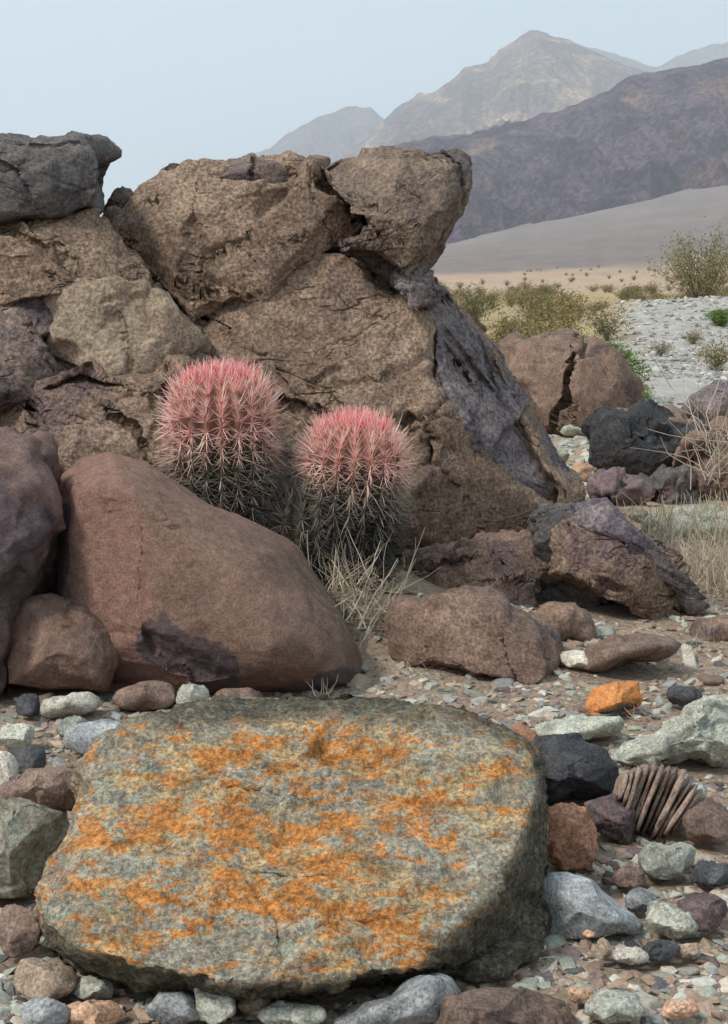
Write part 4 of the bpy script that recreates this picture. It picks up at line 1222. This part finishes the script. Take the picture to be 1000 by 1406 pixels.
cactus((float(at(412, 700, 5.12)[0]), 5.12, 0.10), zt3 - 0.10, 0.15, 15, 3, 'dark old stem of the cactus clump between the two pink heads', pink=0.0, narm=12)

# ------------------------------------------------------------------ dry twigs, grass, bushes
def twigs(name, cx, cy, cz, n, L, spread, col, seed, label, cat, r0=0.0016, up=0.4, seg=5, wig=.35, mat=None, parent=None):
    rs = np.random.RandomState(seed)
    paths, radii, cols = [], [], []
    for k in range(n):
        p = np.array([rs.normal(0, spread[0]), rs.normal(0, spread[1]), rs.uniform(0, spread[2])])
        d = rs.normal(size=3); d[2] = abs(d[2]) * up * 2
        d /= np.linalg.norm(d)
        l = L * rs.uniform(.5, 1.2)
        pts = [p]
        for q in range(seg - 1):
            d = d + rs.normal(0, wig, 3) * .5
            d /= np.linalg.norm(d)
            pts.append(pts[-1] + d * l / (seg - 1))
        pts = np.array(pts); pts[:, 2] = np.maximum(pts[:, 2], 0.003)
        paths.append(pts)
        rr = r0 * rs.uniform(.6, 1.3)
        radii.append(np.linspace(rr, rr * .35, seg))
        cols.append(np.array(col[rs.randint(len(col))]) * rs.uniform(.75, 1.15))
    V, T, C = tubes(paths, radii, cols)
    return link(name, mesh_np(name, V, T, False, M['spine'], {'tint': C}), (cx, cy, cz), parent, label, cat)
STR = [(0.50, 0.42, 0.30), (0.40, 0.32, 0.22), (0.30, 0.23, 0.16), (0.55, 0.48, 0.36)]
g0 = at(480, 835, 4.9)
twigs('dry_twigs', float(g0[0]), 4.9, 0.04, 420, 0.20, (0.085, 0.12, 0.2), STR, 61, 'tangle of pale dry twigs and grass below the right cactus', 'dry twigs', r0=0.0020, up=.6)
twigs('dead_branches', float(at(470, 800, 4.85)[0]), 4.85, 0.03, 26, 0.34, (0.10, 0.08, 0.12), [(0.56, 0.47, 0.35), (0.40, 0.32, 0.24)], 68, 'pale dead sticks leaning across the foot of the cactus clump', 'branches', r0=0.0036, up=.5, wig=.25)
GRN = [(0.16, 0.19, 0.12), (0.22, 0.26, 0.17), (0.30, 0.31, 0.22)]
twigs('green_tuft', float(at(490, 860, 4.86)[0]), 4.86, 0.0, 260, 0.12, (0.05, 0.05, 0.05), GRN, 62, 'grey green tuft at the foot of the dry twigs', 'tuft', r0=0.0018, up=1.2, wig=.2)
twigs('dead_sprig', float(at(443, 955, 4.2)[0]), 4.2, 0.0, 14, 0.09, (0.01, 0.01, 0.01), [(0.62, 0.52, 0.42)], 63, 'tiny pale dead sprig at the toe of the smooth boulder', 'sprig', r0=0.0018, up=1.4)
twigs('dry_grass', float(at(990, 830, 5.9)[0]), 5.9, 0.0, 1000, 0.15, (0.12, 0.25, 0.05), STR + [(0.5, 0.40, 0.33)], 64, 'pale dry grass clump at the right edge above the rounded boulder', 'dry grass', r0=0.0022, up=1.2)
twigs('dry_grass', float(at(975, 770, 6.9)[0]), 6.9, 0.0, 800, 0.17, (0.2, 0.2, 0.06), STR + [(0.32, 0.34, 0.20)], 65, 'straw coloured grass behind the pale dry clump, by the green mossy rock', 'dry grass', r0=0.0026, up=1.2)
twigs('dry_branches', float(at(985, 640, 8.0)[0]), 8.0, 0.1, 60, 0.55, (0.10, 0.1, 0.35), [(0.45, 0.36, 0.28)], 66, 'thin bare branches over the brown boulder at the right edge', 'branches', r0=0.0035, up=1.0, wig=.5)
rock('boulder', [(912, 745), (922, 718), (955, 705), (1000, 703), (1040, 708), (1040, 760), (960, 768), (925, 770)], 7.1, 0.3, 0.4, M['s_green'],
     'greenish dark mossy boulder at right behind the dry grass', 'boulder', n=2.8, sub=5, seed=67, amp=0.05, fac=((5, 0.08),))
for k, (px, py, n, L) in enumerate([(560, 930, 26, .06), (300, 955, 18, .05), (880, 1000, 18, .05), (700, 985, 22, .06), (930, 900, 40, .09), (790, 1330, 12, .05)]):
    Yg = float(gy(py))
    tw_ = twigs('dry_grass_tuft', float(at(px, py, Yg)[0]), Yg, 0.012, n, L, (0.05, 0.04, 0.01), STR, 80 + k,
          ['fine dry stems scattered below the low broad boulder', 'fine dry stems at the foot of the big smooth boulder', 'fine dry stems by the pale green rock mass',
           'fine dry stems behind the upper right of the slab', 'fine dry stems on the sand below the lower crag block', 'fine dry stems beside the lower right end of the slab'][k], 'dry grass', r0=0.001, up=.3)
    tw_['kind'] = 'stuff'

def leaf_mesh(name, R0, hgt, nleaf, ls, cols, seed, nst=40, open_=0.0):
    """a desert bush: thin stems fanning out and many small leaf faces along them"""
    rs = np.random.RandomState(seed)
    paths, radii, cc = [], [], []
    P, C = [], []
    for k in range(nst):
        a = rs.uniform(0, 6.28); e = rs.uniform(.1, 1.0) ** (0.8)
        tip = np.array([math.cos(a) * R0 * e, math.sin(a) * R0 * e, hgt * (1 - 0.45 * e ** 2) * rs.uniform(.75, 1.08)])
        mid = tip * np.array([.38, .38, .52]) + rs.normal(0, R0 * .05, 3)
        pts = np.array([[0, 0, 0], mid * .5, mid, (mid + tip) / 2 + rs.normal(0, R0 * .04, 3), tip])
        paths.append(pts); rr = .006 * hgt; radii.append(np.linspace(rr, rr * .3, 5)); cc.append(np.array([0.22, 0.17, 0.12]))
        for q in range(nleaf // nst):
            t = rs.uniform(0.3 + open_ * .3, 1.0)
            j = min(int(t * 4), 3); f = t * 4 - j
            p = pts[j] * (1 - f) + pts[j + 1] * f + rs.normal(0, R0 * .075, 3)
            d1 = rs.normal(size=3); d1 /= np.linalg.norm(d1); d2 = np.cross(d1, rs.normal(size=3)); d2 /= np.linalg.norm(d2)
            l = ls * rs.uniform(.6, 1.3)
            P.append([p - d1 * l, p + d2 * l * .45, p + d1 * l]); C.append(np.array(cols[rs.randint(len(cols))]) * rs.uniform(.7, 1.3))
    V, T, C1 = tubes(paths, radii, cc)
    P = np.array(P).reshape(-1, 3); n = len(P) // 3
    P[:, 2] = np.maximum(P[:, 2], 0)
    ml = mesh_np(name + '_leaves', P, np.arange(3 * n).reshape(-1, 3), False, M['spine'], {'tint': np.repeat(np.array(C), 3, 0)})
    ms = mesh_np(name + '_stems', V, T, False, M['spine'], {'tint': C1})
    return ml, ms
OL = [(0.22, 0.165, 0.05), (0.28, 0.21, 0.07), (0.12, 0.11, 0.04), (0.34, 0.25, 0.11), (0.10, 0.10, 0.04)]
DG = [(0.12, 0.11, 0.045), (0.16, 0.15, 0.06), (0.22, 0.18, 0.08)]
GG = [(0.10, 0.17, 0.025), (0.15, 0.24, 0.04), (0.08, 0.12, 0.03)]
bushes = [leaf_mesh('bush', .5, .55, 900, .035, OL, 90), leaf_mesh('bush', .6, .45, 900, .035, OL, 91), leaf_mesh('bush', .5, .6, 900, .035, DG, 92)]
def place_bush(ms, x, y, s, rot, label, group=None, name='desert_bush', cat='bush', sz=1.0):
    o = bpy.data.objects.new(name, None); COL.objects.link(o)
    o.location = (x, y, float(ground_h(x, y)) - 0.02); o.rotation_euler = (0, 0, rot); o.scale = (s, s, s * sz)
    o['label'] = label; o['category'] = cat
    if group: o['group'] = group
    a = link('foliage', ms[0], parent=o)
    a['kind'] = 'stuff'
    b_ = link('stems', ms[1], parent=o)
rb = random.Random(5)
nb = 0
while nb < 125:
    y = math.exp(rb.uniform(math.log(22), math.log(130)))
    px = rb.uniform(600, 1010)
    x = (px - 500) / F * y
    if y < 46 and px > 830 and rb.random() < .93: continue
    if y < 30 and px > 760: continue
    if math.sin(px * .045 + 1.1 * math.sin(y * .11)) + math.sin(y * .21 + px * .02) < -.25 and rb.random() < .9: continue
    kk = rb.choice([0, 0, 1, 1, 2])
    lb = ['rounded olive yellow', 'low spreading olive yellow', 'dark brownish green'][kk] + ' bush in the ' + ('nearer' if y < 45 else 'middle' if y < 80 else 'farthest') + ' scrub, ' + (
        'beside the crag' if px < 720 else 'above the split boulder' if px < 830 else 'above the cobble bar')
    place_bush(bushes[kk], x, y, rb.uniform(.8, 1.9) * (1 if y > 35 else .7), rb.uniform(0, 6.3), lb,
               'olive bushes on the desert flat')
    nb += 1
while nb < 160:
    y = math.exp(rb.uniform(math.log(140), math.log(420)))
    px = rb.uniform(590, 1010)
    place_bush(bushes[2], (px - 500) / F * y, y, rb.uniform(0.9, 1.5), rb.uniform(0, 6.3), 'tiny dark bush dotted on the tan flat below the mountains', 'far bushes on the tan flat')
    nb += 1
cre = leaf_mesh('creosote', 1.5, 2.2, 5200, .05, [(0.20, 0.17, 0.06), (0.26, 0.22, 0.09), (0.12, 0.13, 0.05), (0.16, 0.19, 0.05)], 95, nst=90, open_=.5)
yb = 48.0
place_bush(cre, (957 - 500) / F * yb, yb, 1.3, 0, 'tall open creosote bush standing above the cobble bar at upper right', name='creosote_bush')
for k, (px, yb_, sc_) in enumerate([(905, 22, .5), (950, 24.5, .6), (880, 33, .8), (990, 35, 1.0)]):
    place_bush(bushes[[2, 0, 1, 2][k]], (px - 500) / F * yb_, yb_, sc_, k * 1.3, ['small dark bush in the middle of the white wash', 'small yellow bush in the wash left of the edge bush',
               'low olive bush on the crest of the cobble bar', 'dark green bush on the cobble bar below the creosote'][k])
gsh = leaf_mesh('green_shrub', .55, .75, 4500, .035, GG, 96, nst=60)
yb = 15.0
place_bush(gsh, (842 - 500) / F * yb, yb, .85, 0, 'bright green leafy shrub just behind the split reddish boulder', name='green_shrub', cat='shrub', sz=1.0)
place_bush(gsh, (812 - 500) / F * 17.5, 17.5, .75, 2.0, 'bright green shrub partly hidden by the top of the split reddish boulder', name='green_shrub', cat='shrub')
place_bush(gsh, (868 - 500) / F * 14.2, 14.2, .42, 4.0, 'small bright green shrub by the edge of the white wash', name='green_shrub', cat='shrub')
place_bush(bushes[0], (985 - 500) / F * 19.5, 19.5, .9, 1.0, 'yellow bush on the wash at the right edge')
place_bush(gsh, (985 - 500) / F * 27, 27, .8, 3.0, 'green shrub on the cobble bar at the right edge', name='green_shrub', cat='shrub', sz=.6)
place_bush(bushes[2], (832 - 500) / F * 26, 26, 1.2, 3.0, 'dark green bush at the left end of the cobble bar', name='desert_bush')
